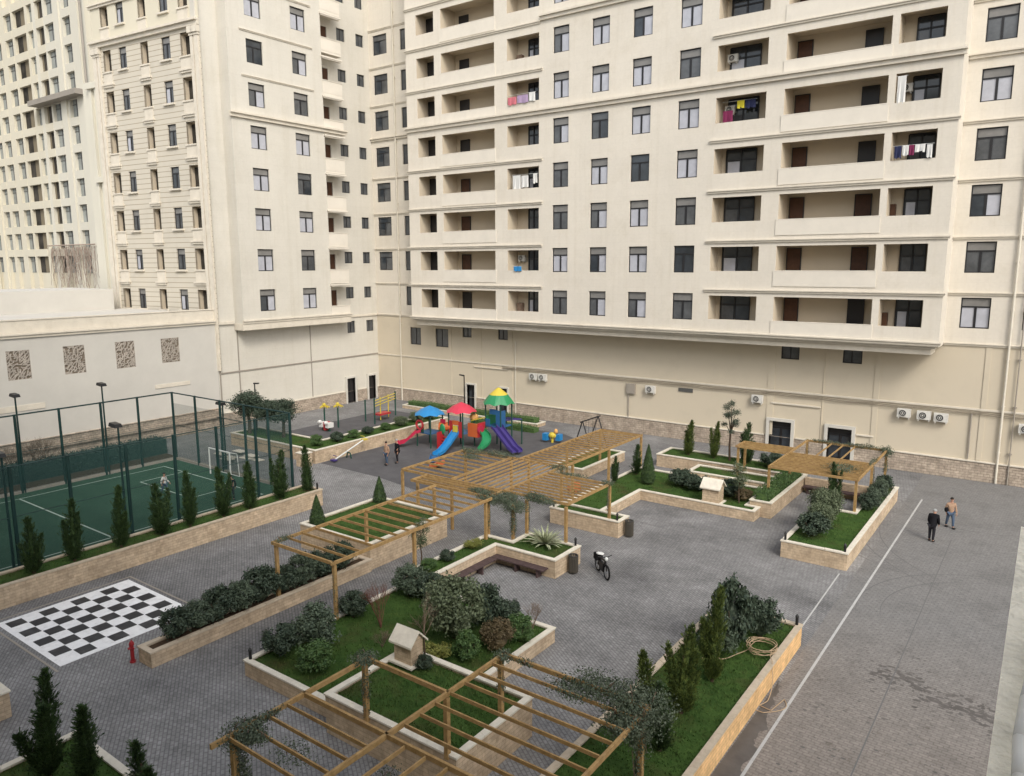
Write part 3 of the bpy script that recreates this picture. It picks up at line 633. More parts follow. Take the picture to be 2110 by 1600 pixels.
for a,b in ((-.2,.25),(.4,.75),(13.0,13.3),(13.45,13.95)):
    mb=MB(); fbox(mb,FN,a,b,5,32.3,0,.16); fbox(mb,FN,a-.06,b+.06,32.3,32.5,0,.22); fbox(mb,FN,a-.12,b+.12,32.5,33.0,0,.32); mb.build('pilaster','trim',orn)
# low flank with pilasters to the left of the ornate front
FQ=F((-72.4,35.9),u_,(math.sin(an),-math.cos(an)))
mb=MB(); fbox(mb,FQ,.05,2.9,5,30.6,-14,-.5); fbox(mb,FQ,.1,.7,5,30,-.5,-.2); fbox(mb,FQ,1.3,1.7,5,30,-.5,-.25); fbox(mb,FQ,0,1.9,29.9,30.35,-.5,-.05); fbox(mb,FQ,.2,1.5,21.6,22.1,-.5,-.02); mb.build('pilaster','tower_cool',orn)
# ================================================================ LOW WALL BUILDING
low=thing('low_building','windowless low building with four carved stone lattice panels behind the sports court','building',(-60,18,0))
pan=[(21.25,22.75,6.15,8.2),(24.95,26.45,6.15,8.22),(28.7,30.2,6.15,8.22),(32.35,33.9,6.2,8.18)]
pan+=[(17.5,19,6.15,8.2),(13.8,15.3,6.15,8.2)]
mb=MB(); wall(mb,FL,-6,37.28,1.7,9.1,pan,depth=.1); mb.quad((-58.5,-6,9.1),(-58.5,37.28,9.1),(-72,37.28,9.1),(-72,-6,9.1)); mb.build('wall','render_grey',low)
mb=MB(); wall(mb,FL,-6,37.28,0,1.7,[],d=.1); fbox(mb,FL,-6,37.28,1.0,1.12,.1,.35); fbox(mb,FL,-6,37.28,1.7,1.78,0,.16); mb.build('stone_plinth','plinth',low)
mb=MB(); band(mb,FL,-6,37.3,9.2,.3,.22); fbox(mb,FL,-6,37.25,9.34,10.25,-.35,-.05); fbox(mb,FL,-6,37.25,10.25,10.33,-.4,0); mb.build('cornice','trim',low)
mb=MB()
mb.box(-71,-58.9,-6,36.2,9.9,10.05); mb.build('roof','render_grey',low)
mb=MB(); mb.box(-78,-70,-6,34.6,10,11.9); mb.build('penthouse','render_grey',low)
for h in pan:
    rg=random.Random(int(h[0]*10)); nu,nz=9,12; q=MB(); G_={}
    for i in range(nu+1):
        for j in range(nz+1):
            u=h[0]+(h[1]-h[0])*(i+(rg.uniform(-.35,.35) if 0<i<nu else 0))/nu; z=h[2]+(h[3]-h[2])*(j+(rg.uniform(-.35,.35) if 0<j<nz else 0))/nz; G_[i,j]=FL.p(u,z,-.03)
    for i in range(nu+1):
        for j in range(nz+1):
            for (a,b) in (((i,j),(i+1,j)),((i,j),(i,j+1)),((i,j),(i+1,j+1))):
                if b in G_ and (rg.random()<.62 or i in (0,nu) and b[0]==i or j in (0,nz) and b[1]==j): q.cyl(G_[a],G_[b],.036,n=4,caps=False)
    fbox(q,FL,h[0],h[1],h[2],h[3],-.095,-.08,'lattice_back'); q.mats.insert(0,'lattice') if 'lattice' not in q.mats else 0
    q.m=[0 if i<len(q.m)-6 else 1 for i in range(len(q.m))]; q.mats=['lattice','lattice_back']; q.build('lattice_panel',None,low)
mb=MB(); fbox(mb,FL,31.6,34.6,4.2,4.5,0,.05); mb.build('wall_ledge','trim',low); mb=MB(); fbox(mb,FL,19.4,23.4,3.95,4.35,0,.05); mb.build('wall_ledge','trim',low)
# ================================================================ FAR TOWER
tow=thing('apartment_tower','pale high tower with tall narrow windows between ribs, far left behind the other blocks','building',(-125,60,0))
FT=F((0,54),(1,0),(0,-1))
TX=[(-147,-145.2),(-142.4,-140.7),(-139.25,-137.3),(-135.1,-133.0),(-131.9,-128.3),(-127.1,-125.9),(-124.5,-122.5),(-121.6,-119.5),(-116.4,-114.6)]
mb=MB(); wall(mb,FT,-170,-111.2,0,72,[],d=-.4); mb.quad(FT.p(-111.2,0,-.4),FT.p(-111.2,72,-.4),FT.p(-111.2,72,-20),FT.p(-111.2,0,-20)); mb.build('wall','tower',tow)
TX=[(a-.22,b+.22) for a,b in TX]
xs=[-170]+[x for t in TX for x in t]+[-111.2]
for i in range(0,len(xs),2):
    mb=MB(); a,b=xs[i],xs[i+1]
    if i==0: mb.quad(FT.p(-150,0,.0),FT.p(-147,0,0),FT.p(-147,72,0),FT.p(-150,72,0)); a=-150
    fbox(mb,FT,a,b,0,72,-.39,.1)
    if b-a>2: fbox(mb,FT,a+.5,b-.6,0,72,.1,.3)
    mb.build('pier','tower_cool' if i>11 else 'tower',tow)
for i,(a,b) in enumerate(TX):
    sp=None;pn=None
    for k in range(11):
        z=12.95+3.62*k if i>0 else 12.95+3.62*k
        if sp is None:
            mb=MB(); fbox(mb,FT,a,b,z+2.5,z+3.62,-.38,.13); sp=mb.build('spandrel','tower' if i<7 else 'tower_cool',tow)
            mb=MB(); wide=b-a>3
            if wide:
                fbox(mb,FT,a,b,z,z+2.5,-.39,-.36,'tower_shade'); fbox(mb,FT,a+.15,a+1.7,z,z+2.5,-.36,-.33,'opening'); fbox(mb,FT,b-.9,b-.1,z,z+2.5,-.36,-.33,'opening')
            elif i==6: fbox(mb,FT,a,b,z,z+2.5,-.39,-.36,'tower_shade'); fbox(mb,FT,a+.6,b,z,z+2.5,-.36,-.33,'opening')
            else:
                fbox(mb,FT,a,b,z,z+2.5,-.39,-.34,'pane_tower'); fbox(mb,FT,(a+b)/2-.05,(a+b)/2+.05,z,z+2.5,-.34,-.28,'shutter'); fbox(mb,FT,a,b,z+1.75,z+1.85,-.34,-.28,'shutter')
            pn=mb.build('window',None,tow)
        else: dup(sp,tow,(0,0,3.62*k)); dup(pn,tow,(0,0,3.62*k))
mb=MB(); fbox(mb,FT,-126.4,-111.6,37.2,37.9,-.3,1.6); mb.build('ledge','pipe_grey',tow)
mb=MB(); mb.cyl(FT.p(-110.9,37.9,.3),FT.p(-110.9,66,.3),.18,n=8); mb.build('edge_shadow_line','pipe_grey',tow)  # grey cylinder standing in for the dark gap and shadow line at this edge

# ================================================================ THE PHOTOGRAPHER'S OWN BUILDING (behind the camera)
own=thing('apartment_building','cream apartment block closing the near side of the courtyard behind the viewpoint','building',(-20,-8,0))
FW=F((0,-5.0),(1,0),(0,1)); mb=MB(); fbox(mb,FW,-52,34,0,36,-14,0); mb.build('wall','plaster',own)  # unseen block added to shade the sky, set back to let more light in
# ================================================================ PLANTERS
def inset(poly,t):
    n=len(poly); out=[]
    area=sum(poly[i][0]*poly[(i+1)%n][1]-poly[(i+1)%n][0]*poly[i][1] for i in range(n))
    s=1 if area>0 else -1
    for i in range(n):
        p0=Vector(poly[i-1]);p1=Vector(poly[i]);p2=Vector(poly[(i+1)%n])
        d1=(p1-p0).normalized();d2=(p2-p1).normalized()
        n1=Vector((-d1.y,d1.x))*s;n2=Vector((-d2.y,d2.x))*s
        b=(n1+n2); b=b/ max(.2,b.dot(n1)); out.append((p1.x+b.x*t,p1.y+b.y*t))
    return out
def pin(p,poly):
    x,y=p; c=False; n=len(poly)
    for i in range(n):
        x1,y1=poly[i];x2,y2=poly[(i+1)%n]
        if (y1>y)!=(y2>y) and x<(x2-x1)*(y-y1)/(y2-y1)+x1: c=not c
    return c
def planter(poly,h,label,k='planter',fill='turf',blades=60,depth=.1,t=.15,ct=.21,seed=0,group=None,capk='cap'):
    cx=sum(p[0] for p in poly)/len(poly); cy=sum(p[1] for p in poly)/len(poly)
    r=thing('planter',label,'planter',(cx,cy,0),group or 'raised stone planters in the courtyard')
    inn=inset(poly,t); n=len(poly); mb=MB()
    for i in range(n):
        j=(i+1)%n; a,b,c,d=poly[i],poly[j],inn[j],inn[i]
        mb.quad((*a,0),(*b,0),(*b,h-.06),(*a,h-.06)); mb.quad((*d,h-depth-.2),(*c,h-depth-.2),(*c,h-.06),(*d,h-.06)); mb.quad((*a,h-.06),(*b,h-.06),(*c,h-.06),(*d,h-.06))
    mb.build('stone_wall',k,r)
    out=inset(poly,-.035); inc=inset(poly,ct-.03); mb=MB()
    for i in range(n):
        j=(i+1)%n; a,b,c,d=out[i],out[j],inc[j],inc[i]
        L_=(Vector(b)-Vector(a)).length; m_=max(1,int(L_/.9)); 
        for q in range(m_):
            f0,f1=q/m_,(q+1)/m_; g=.006/max(L_,.1) if 0<q else 0; g2=.006/max(L_,.1) if q<m_-1 else 0
            lp=lambda u,v,f:(u[0]+(v[0]-u[0])*f,u[1]+(v[1]-u[1])*f)
            P0,P1,P2,P3=lp(a,b,f0+g),lp(a,b,f1-g2),lp(d,c,f1-g2),lp(d,c,f0+g); hh=h+rnd.uniform(-.004,.004)
            mb.hexa([(*P0,h-.06),(*P1,h-.06),(*P2,h-.06),(*P3,h-.06),(*P0,hh),(*P1,hh),(*P2,hh),(*P3,hh)])
    mb.build('stone_cap',capk,r)
    mb=MB(); i0=len(mb.v); mb.v+=[(x,y,h-depth) for x,y in inn]; mb.f.append(tuple(range(n))); mb.m.append(0)
    mb.build('bed',fill,r)
    if blades and fill=='turf':
        rg=random.Random(seed+int(abs(cx)*10)); mb=MB()
        x0=min(p[0] for p in inn);x1=max(p[0] for p in inn);y0=min(p[1] for p in inn);y1=max(p[1] for p in inn)
        for _ in range(int(blades*(x1-x0)*(y1-y0))):
            x=rg.uniform(x0,x1);y=rg.uniform(y0,y1)
            if not pin((x,y),inn): continue
            a=rg.uniform(0,6.28);w=rg.uniform(.012,.03);l=rg.uniform(.04,.10);bx=rg.uniform(-.04,.04);by=rg.uniform(-.04,.04);z=h-depth
            mb.tri((x-w*math.cos(a),y-w*math.sin(a),z-.005),(x+w*math.cos(a),y+w*math.sin(a),z-.005),(x+bx,y+by,z+l))
        g=mb.build('grass','blade',r); g['kind']='stuff'
    return r
A2=[(-16.9,13.6),(-11.75,13.6),(-11.75,17.1),(-16.9,17.1)]
planter([(-21.72,14.1),(-16.93,14.1),(-16.93,17.13),(-14.3,17.13),(-14.3,22.3),(-21.72,22.3)],.6,'low wide planter crowded with mixed shrubs around the small stone hut',blades=110)
planter(A2,1.3,'tall square lawn planter under the nearest pergola, beside the small stone hut',k='planter',blades=240,depth=.14)
planter([(-10,35.7),(-7,35.7),(-7,48.6),(-8.1,48.6),(-8.1,42.2),(-10,42.2)],.85,'narrowing planter with round dark bush and lawn beside the two walkers on the road',blades=70)
planter([(-21.75,33.35),(-17.55,33.35),(-17.55,34.5),(-21.75,34.5)],.9,'short planter strip with a slatted bin at its right end, under the middle pergola',blades=60)
planter([(-22.1,34.53),(-19.55,34.53),(-19.55,39.9),(-12.7,39.9),(-12.7,40.88),(-13.35,40.88),(-13.35,44.6),(-22.1,44.6)],.62,'zigzag lawn planter with the farther small stone hut on its front wall',blades=45)
planter([(-18.6,44.63),(-13.4,44.63),(-13.4,46.5),(-18.6,46.5)],.9,'small inner lawn bed with pale rim behind the farther stone hut',blades=40)
planter([(-13.3,40.92),(-12.1,40.92),(-12.1,48.1),(-13.3,48.1)],.92,'tall narrow planter holding a clipped hedge at the mouth of the brick passage',blades=20)
planter([(-22.1,47.5),(-13.0,47.5),(-13.0,49.9),(-22.1,49.9)],.9,'rear lawn planter holding the two leaning cypresses near the stone plinth',blades=30)
planter([(-22.0,22.33),(-22.0,28.0),(-20.42,28.0),(-20.42,29.35),(-17.42,29.35),(-17.42,27.15),(-20.75,27.15),(-20.75,22.33)],.9,'L-shaped planter with a pale yucca and a dark bench along its inner side',blades=90)
planter([(-25.62,12.45),(-24.78,12.45),(-24.78,22.95),(-25.62,22.95)],.6,'long narrow planter of dark bushes behind the red hydrant',fill='soil',capk='cap_dull')
planter([(-29.85,22.98),(-24.9,22.98),(-24.9,28.4),(-29.85,28.4)],1.3,'high lawn planter with two cone shaped conifers under the long pergola',blades=70,depth=.12,k='planter')
planter([(-35.95,-2),(-34.3,-2),(-34.3,28.1),(-35.95,28.1)],1.0,'long straight planter with a row of cypresses along the sports court',blades=55,capk='cap_dull')
planter([(-30,3.5),(-25.6,3.5),(-25.6,8.35),(-30,8.35)],.9,'planter corner cut by the left edge, below the chessboard',blades=20)
planter([(-22.2,1),(-13,1),(-13,8.8),(-22.2,8.8)],.6,'near lawn planter with three dark cypresses at the bottom left corner',blades=110)
planter([(-9.9,3),(-6.75,3),(-6.75,27.4),(-9.9,27.4)],.85,'long ochre planter beside the road with a hose coiled on its wall',k='planter_warm',blades=150,capk='cap_dull')
planter([(-52.2,34.0),(-42.1,34.0),(-42.1,48.5),(-44.4,48.5),(-44.4,36.6),(-52.2,36.6)],1.0,'L-shaped retaining planter of low bushes around the upper playground',blades=25)
planter([(-42.75,32.85),(-41.95,32.85),(-41.95,33.6),(-42.75,33.6)],1.0,'little square stone pier planter at the corner of the retaining planter',fill='soil',t=.14,ct=.2)
planter([(-26.9,41.6),(-24.6,41.6),(-24.6,47.5),(-26.9,47.5)],.7,'grass planter behind the far pergola beside the swing frames',blades=30)
planter([(-52,53.0),(-36,53.0),(-36,54.4),(-52,54.4)],.35,'low hedge bed along the far wall beyond the play tower',blades=20)
# low wall with bench beneath the right-hand pergola
t=thing('bench_wall','pale low wall with a dark bench under the right-hand pergola','bench',(-10.2,47.3,0))
mb=MB(); mb.box(-12.0,-8.2,47.3,47.55,0,.9); mb.build('wall','planter',t)
mb=MB(); mb.box(-12.0,-8.2,46.8,47.29,.38,.46); mb.box(-11.8,-11.6,46.9,47.25,0,.38); mb.box(-8.6,-8.4,46.9,47.25,0,.38); mb.build('seat','bench',t)
t=thing('bench','dark corner bench fixed along the inside of the L-shaped yucca planter','bench',(-19,26.7,0))
mb=MB(); 
for i in range(4): mb.box(-20.68,-17.75,26.66+.115*i,26.76+.115*i,.42,.47); mb.box(-20.73+.115*i,-20.63+.115*i,22.6,26.62,.42,.47)
mb.build('seat','bench',t)
for x in (-18.2,-19.4): mb=MB(); mb.box(x,x+.08,26.75,27.1,0,.42); mb.build('leg','bench',t)
for y in (23,24.3,25.6): mb=MB(); mb.box(-20.7,-20.35,y,y+.08,0,.42); mb.build('leg','bench',t)
# ================================================================ PERGOLAS
def beam(mb,a,b,w=.12,h=.2,over=.0):
    a=Vector(a);b=Vector(b); d=(b-a); d.normalize(); a=a-d*over;b=b+d*over; s=Vector((-d.y,d.x,0))*w/2; u=Vector((0,0,h))
    mb.hexa([a-s-u,b-s-u,b+s-u,a+s-u,a-s,b-s,b+s,a+s])
def pergola(label,loc,beams,rafters,posts,z,group=None):
    t=thing('pergola',label,'pergola',loc,group)
    for (a,b) in beams:
        mb=MB(); beam(mb,(*a,z),(*b,z),.075,.13,.05); mb.build('beam','wood',t)
    for (a,b) in rafters:
        mb=MB(); beam(mb,(*a,z-.02),(*b,z-.02),.04,.10,0); mb.build('rafter','wood',t)
    for (x,y,z0) in posts:
        mb=MB(); mb.box(x-.065,x+.065,y-.065,y+.065,z0,z-.155); mb.build('post','wood',t)
    return t
fr=lambda a,b,n:[a+(b-a)*i/(n-1) for i in range(n)]
z=3.05
pergola('nearest bare timber pergola over the tall square lawn planter, cut by the bottom edge',(-11.5,13.5,0),
 [((-12.05,8.2),(-12.05,16.1)),((-15.05,8.8),(-15.05,13.65)),((-7.5,8.2),(-7.5,16.1)),((-12.05,16.1),(-7.5,16.1)),((-12.05,11.45),(-7.5,11.45)),((-15.05,13.65),(-12.05,13.65)),((-15.05,11.45),(-12.05,11.45))],
 [((-11.98,y),(-7.57,y)) for y in (15.5,14.9,14.3,13.7,13.12,12.55,12.0)]+[((-14.98,y),(-12.12,y)) for y in (10.88,10.3,9.75,9.2)]+[((x,8.3),(x,11.38)) for x in (-11.4,-10.75,-10.1,-9.45,-8.8,-8.15)],
 [(-12.05,15.95,1.14),(-7.65,16.0,.74),(-15.05,13.55,1.1),(-12.05,13.6,1.15),(-15.0,9.3,0),(-7.6,11.4,.74),(-12.05,9.3,0)],z,'timber pergolas')
z=2.85
pergola('long narrow timber pergola reaching over the high lawn planter and the dark bushes',(-23.5,22.8,0),
 [((-25.3,18.1),(-25.3,28.0)),((-21.6,18.0),(-21.6,27.9)),((-25.3,18.05),(-21.6,18.05))],
 [((-25.24,y),(-21.66,y)) for y in fr(18.8,27.4,13)],
 [(-25.2,18.15,.5),(-21.6,18.1,.5),(-21.7,22.6,.8),(-25.2,23.1,1.2),(-21.7,27.6,.8),(-25.2,27.8,1.2)],z,'timber pergolas')
z=2.8
pergola('wide stepped timber pergola at the middle of the courtyard with ivy on its front posts',(-23.5,31,0),
 [((-29,29.4),(-29,35)),((-29,29.4),(-22,29.4)),((-25.5,29.4),(-25.5,35)),((-22,28.1),(-22,35)),((-29,35),(-22,35)),((-27.1,28.15),(-22,28.15)),((-27.1,28.15),(-27.1,29.3)),((-22,29.45),(-18.2,29.45)),((-18.2,29.45),(-18.2,33.5)),((-22,33.5),(-18.2,33.5))],
 [((-28.93,y),(-25.57,y)) for y in fr(29.95,34.5,8)]+[((x,29.47),(x,34.93)) for x in fr(-25.05,-22.45,7)]+[((-21.93,y),(-18.27,y)) for y in fr(29.95,33.0,8)]+[((-27.03,y),(-22.07,y)) for y in (28.5,28.85,29.15)],
 [(-29,29.4,0),(-27.1,28.6,0),(-25.4,29.4,0),(-21.9,28.05,.8),(-20.5,28.2,.8),(-20.4,29.2,.8),(-18.2,29.3,.8),(-18.2,33.55,.8),(-22,34.9,0),(-25.5,34.9,0),(-29,34.9,0)],z,'timber pergolas')
pergola('far slatted pergola running from the middle pergola towards the back wall',(-23.5,40,0),
 [((-25.0,35.1),(-25.0,44.7)),((-21.95,35.1),(-21.95,44.8)),((-25.0,44.75),(-21.95,44.75))],
 [((-24.94,y),(-22.01,y)) for y in fr(35.5,44.4,18)],
 [(-25,36,0),(-25,40.3,0),(-25,44.6,0),(-21.95,36,0.5),(-21.95,40.3,.5),(-21.95,44.7,0)],z,'timber pergolas')
z=2.7
pergola('dense slatted pergola with an ivy back beam at the right, above the narrowing planter',(-10.4,45.5,0),
 [((-12.7,42.1),(-8.0,42.1)),((-12.7,42.1),(-12.7,50)),((-8.0,42.1),(-8.0,50)),((-12.7,50),(-8.0,50)),((-12.7,46.0),(-8.0,46.0)),((-15.9,45.8),(-12.7,45.8)),((-15.9,47.3),(-12.7,47.3)),((-15.9,45.8),(-15.9,47.3))],
 [((-12.63,y),(-8.07,y)) for y in fr(42.5,45.7,10)]+[((x,46.07),(x,49.93)) for x in (-11.2,-10.5,-9.8)]+[((-15.83,y),(-12.77,y)) for y in (46.15,46.5,46.85)],
 [(-8.1,42.25,.75),(-12.7,42.2,.85),(-8.05,46,.75),(-12.6,46,.8),(-8.0,50,0),(-12.7,50,0),(-15.8,45.9,0.7),(-15.8,47.2,0)],z,'timber pergolas')
# ================================================================ CHESSBOARD
t=thing('chess_board','large painted black and white chessboard on the paving','chessboard',(-30.4,13.2,0))
bx0,bx1,by0,by1=-33.05,-27.55,10.62,15.9
mb=MB(); mb.quad((bx0,by0,.006),(bx1,by0,.006),(bx1,by1,.006),(bx0,by1,.006)); mb.build('board','white_paint',t)
mb=MB(); sx=(bx1-bx0-.5)/8; sy=(by1-by0-.4)/8
for i in range(8):
    for j in range(8):
        if (i+j)%2==0:
            x=bx0+.25+i*sx;y=by0+.2+j*sy; mb.quad((x+.01,y+.01,.011),(x+sx-.01,y+.01,.011),(x+sx-.01,y+sy-.01,.011),(x+.01,y+sy-.01,.011))
mb.build('black_squares','black_paint',t)
mb=MB(); 
for a in ((bx0-.3,bx1+.3,by0-.25,by0-.17),(bx0-.3,bx1+.3,by1+.17,by1+.25),(bx0-.3,bx0-.22,by0-.17,by1+.17)): mb.box(a[0],a[1],a[2],a[3],0,.012)
mb.build('edging','pipe_grey',t)
# ================================================================ SPORTS COURT FENCE
t=thing('sports_fence','tall green pole fence with thin net around the sports court','fence',(-45,20,0))
def fpole(x,y,h=5.0,r=.075): mb=MB(); mb.cyl((x,y,0),(x,y,h),r*1.25,r*1.1,8); mb.build('pole','pole',t)
ys=[8.5,11.1,13.55,16.1,18.8,21.35,23.95,26.45]
for y in ys: fpole(-51.5,y)
for y in (8.5,11.1,13.5,16.0,18.8,21.4,23.95,26.5): fpole(-38.2,y)
for x in (-51.5,-48.6,-45.6,-42.9,-40.4,-38.2): fpole(x,29.0)
mb=MB(); mb.cyl((-51.5,8.5,4.95),(-51.5,29,4.95),.05,n=6); mb.cyl((-51.5,29,4.95),(-38.2,29,4.95),.05,n=6); mb.cyl((-38.2,8.5,4.95),(-38.2,29,4.95),.03,n=6); mb.build('top_rail','pole',t)
mb=MB(); mb.cyl((-51.5,8.5,2.6),(-51.5,29,2.6),.018,n=5); mb.cyl((-51.5,29,2.6),(-38.2,29,2.6),.018,n=5); mb.cyl((-38.2,8.5,2.6),(-38.2,29,2.6),.018,n=5); mb.cyl((-46,29,3.8),(-42.9,29,3.8),.03,n=5); mb.build('middle_rail','pole',t)
mb=MB(); mb.quad((-51.5,8.5,.1),(-51.5,29,.1),(-51.5,29,3.2),(-51.5,8.5,3.2)); mb.quad((-51.5,29,.1),(-38.2,29,.1),(-38.2,29,4.2),(-51.5,29,4.2)); mb.quad((-38.2,8.5,.1),(-38.2,29,.1),(-38.2,29,4.9),(-38.2,8.5,4.9)); n_=mb.build('net','net',t)
def flood(x,y,h,label,arm=(0,0)):
    f=thing('floodlight',label,'floodlight',(x,y,0),'floodlights around the sports court')
    mb=MB(); mb.cyl((x,y,0),(x,y,h),.07,.05,8); mb.build('pole','pole',f)
    mb=MB(); ax,ay=x+arm[0],y+arm[1]; mb.tube([(x,y,h-.02),(x+arm[0]*.5,y+arm[1]*.5,h+.1),(ax,ay,h+.12)],.03,6)
    mb.hexa([(ax-.34,ay-.2,h+.06),(ax+.34,ay-.2,h+.02),(ax+.34,ay+.2,h+.02),(ax-.34,ay+.2,h+.06),(ax-.3,ay-.16,h+.24),(ax+.3,ay-.16,h+.2),(ax+.3,ay+.16,h+.2),(ax-.3,ay+.16,h+.24)]); mb.build('lamp_head','lampblack',f)
flood(-51.5,24.15,6.05,'floodlight rising above the far side of the fence, second from the left edge')
flood(-51.5,18.95,6.05,'floodlight above the far side of the fence, at the left edge')
flood(-38.35,18.6,5.85,'lower floodlight in front of the court, above the third cypress',(-.25,0))
flood(-38.35,13.3,5.4,'floodlight on the near side of the court at the left edge of the view',(-.3,0))
flood(-45.6,29.2,4.6,'floodlight behind the goal, left of the round-headed trees',(-.2,0))
def wall_lamp(x,y,h,label,dx,dy,z0=0):
    f=thing('lamp_post',label,'lamp post',(x,y,z0)); mb=MB(); mb.cyl((x,y,z0),(x,y,h),.06,.05,8); mb.build('pole','lampblack',f)
    mb=MB(); mb.hexa([(x-.05,y-.09,h-.1),(x+dx,y+dy-.09,h-.06),(x+dx,y+dy+.09,h-.06),(x-.05,y+.09,h-.1),(x-.05,y-.09,h),(x+dx,y+dy-.09,h+.04),(x+dx,y+dy+.09,h+.04),(x-.05,y+.09,h)]); mb.build('lamp_head','lampblack',f)
wall_lamp(-45.6,54.85,3.6,'black lamp post before the wall left of the green play roof',-.55,0)
wall_lamp(-51.6,36.0,4.75,'black lamp post between the round-headed trees by the fence',.5,0,.9)
g=thing('football_goal','white football goal at the far end of the green court','goal',(-44.8,28.3,0))
mb=MB(); 
for x in (-45.95,-43.6): mb.cyl((x,28.2,0),(x,28.2,1.8),.05,n=8); mb.tube([(x,28.2,1.8),(x,28.75,1.6),(x,28.85,.02)],.025,6)
mb.cyl((-45.95,28.2,1.8),(-43.6,28.2,1.8),.05,n=8); mb.cyl((-45.95,28.85,.03),(-43.6,28.85,.03),.025,n=6); mb.build('frame','white_metal',g)
mb=MB(); mb.quad((-45.95,28.85,.03),(-43.6,28.85,.03),(-43.6,28.75,1.6),(-45.95,28.75,1.6)); mb.build('net','net',g)
o=MB(); o.box(-46.9,-45.1,14.6,14.75,.1,2.0); o.box(-46.8,-46.7,14.65,14.72,0,.1); o.box(-45.3,-45.2,14.65,14.72,0,.1)
tag(o.build('board','orange_board',None,(-46,14.7,0)),'orange board standing on the green court at the left edge','board')
o=MB(); o.blob((-41.5,12.6,.13),.12,n=10); tag(o.build('football','white_metal',None,(-41.5,12.6,0)),'small white ball lying on the green court','ball')
# chequered loose slabs behind the court
o=MB(); r2=random.Random(5)
for i in range(7):
    x=-50.6+r2.random()*4;y=30.4+r2.random()*2; a=r2.random()*.5; o.box(x,x+1.0,y,y+.6,.0+.04*i,.04+.04*i)
tag(o.build('stone_slabs','cap',None,(-48.5,31,0)),'loose pale stone slabs piled behind the court fence','slabs')
# ================================================================ SMALL THINGS
def ac(f,u,z,label,w=.82,h=.56,parent=None,group='outdoor air conditioning units',d0=0.0,side=0):
    o=f.p(u+w/2,z,d0); t=thing('air_conditioner',label,'air conditioner',o,group)
    mb=MB(); fbox(mb,f,u,u+w,z,z+h,d0+.1,d0+.4); fbox(mb,f,u+.08,u+.12,z-.12,z,d0,d0+.38); fbox(mb,f,u+w-.12,u+w-.08,z-.12,z,d0,d0+.38); mb.build('case','ac',t)
    mb=MB(); c=Vector(f.p(u+w*.42,z+h/2,d0+.4)); nn=f.n; mb.cyl(c,c+nn*.02,h*.40,n=16); mb.build('fan','grille',t)
    mb=MB(); mb.torus(c+nn*.03,nn,h*.41,.015,18,5); mb.torus(c+nn*.03,nn,h*.22,.012,14,5); mb.cyl(c+nn*.02,c+nn*.045,.05,n=8); mb.build('fan_guard','ac',t)
for u,z,l in ((-38.75,3.68,'left unit of the pair of air conditioners high on the wall behind the play tower'),(-37.75,3.68,'right unit of the pair of air conditioners high on the wall behind the play tower'),(-27.15,3.6,'single air conditioner on the back wall right of the grey meter box'),(-18.4,3.7,'small air conditioner beside the pilaster above the thin pine'),(-8.5,3.75,'left air conditioner of the three on the wall at the right'),(-7.3,3.72,'middle air conditioner of the three on the wall at the right'),(-6.3,3.68,'right and largest air conditioner of the three on the wall at the right'),(-1.62,3.5,'air conditioner on the wall cut by the right edge')): ac(FB,u,z,l)
FI=F((0,55.3),(1,0),(0,-1))
for u,k,l in ((-20.95,5,'air conditioner inside the loggia of the sixth floor, left of its dark window'),(-21.0,4,'air conditioner inside the fifth floor loggia under the wide cornice'),(-9.65,4,'air conditioner in the end loggia near the building corner, fifth floor'),(-39.3,1,'air conditioner in the second floor loggia of the middle column')): ac(FI,u,ZB[k]+.85,l,.7,.5)
def laundry(items,label,loc,y):
    t=thing('laundry',label,'laundry',loc,'washing hung in the loggias'); r_=random.Random(int(abs(loc[0])*10+loc[2]))
    x0=min(i[0] for i in items)-.1;x1=max(i[1] for i in items)+.1; zt=max(i[3] for i in items)
    mb=MB(); mb.cyl((x0,y,zt),(x1,y,zt),.012,n=5); mb.build('line','white_metal',t)
    for a,b,z0,z1,k in items:
        mb=MB(); n=5
        for i in range(n):
            f0=a+(b-a)*i/n;f1=a+(b-a)*(i+1)/n;o0=.05*math.sin(i*2.1);o1=.05*math.sin((i+1)*2.1);q=r_.uniform(-.05,.05)
            mb.hexa([(f0,y-.02-o0,z0+q),(f1,y-.02-o1,z0+q),(f1,y+.0-o1,z0+q),(f0,y+.0-o0,z0+q),(f0,y-.015,z1),(f1,y-.015,z1),(f1,y+.005,z1),(f0,y+.005,z1)])
        mb.build('cloth',k,t)
z5=ZB[5]
laundry([(-39.45,-38.6,z5-.05,z5+.55,'cloth_pink'),(-38.5,-37.4,z5-.02,z5+.6,'cloth_lilac'),(-37.3,-36.7,z5,z5+.7,'cloth_white')],'pink, lilac and white washing on a loggia parapet','' or (-38,53.7,z5),53.72)
z5=ZB[3]
laundry([(-39.1,-38.3,z5-.1,z5+1.15,'cloth_white'),(-38.2,-37.5,z5+.1,z5+1.1,'cloth_white'),(-37.0,-36.6,z5+.4,z5+1.2,'cloth_white')],'white sheets hung in a middle loggia',(-38,53.7,z5),53.9)
z5=ZB[3]
laundry([(-9.5,-9.1,z5+.15,z5+.9,'cloth_navy'),(-9.05,-8.7,z5+.3,z5+.9,'cloth_white'),(-8.68,-8.4,z5+.3,z5+.9,'cloth_magenta'),(-8.35,-7.8,z5+.45,z5+.9,'cloth_white'),(-7.7,-7.4,z5+.05,z5+.85,'cloth_white')],'mixed dark, magenta and white washing in the corner loggia',(-8.5,53.7,z5-.01),53.72)
z5=ZB[4]
laundry([(-9.62,-9.15,z5-.02,z5+1.6,'cloth_white')],'one long white curtain in the corner loggia above the mixed washing',(-9.4,53.8,z5),53.85)
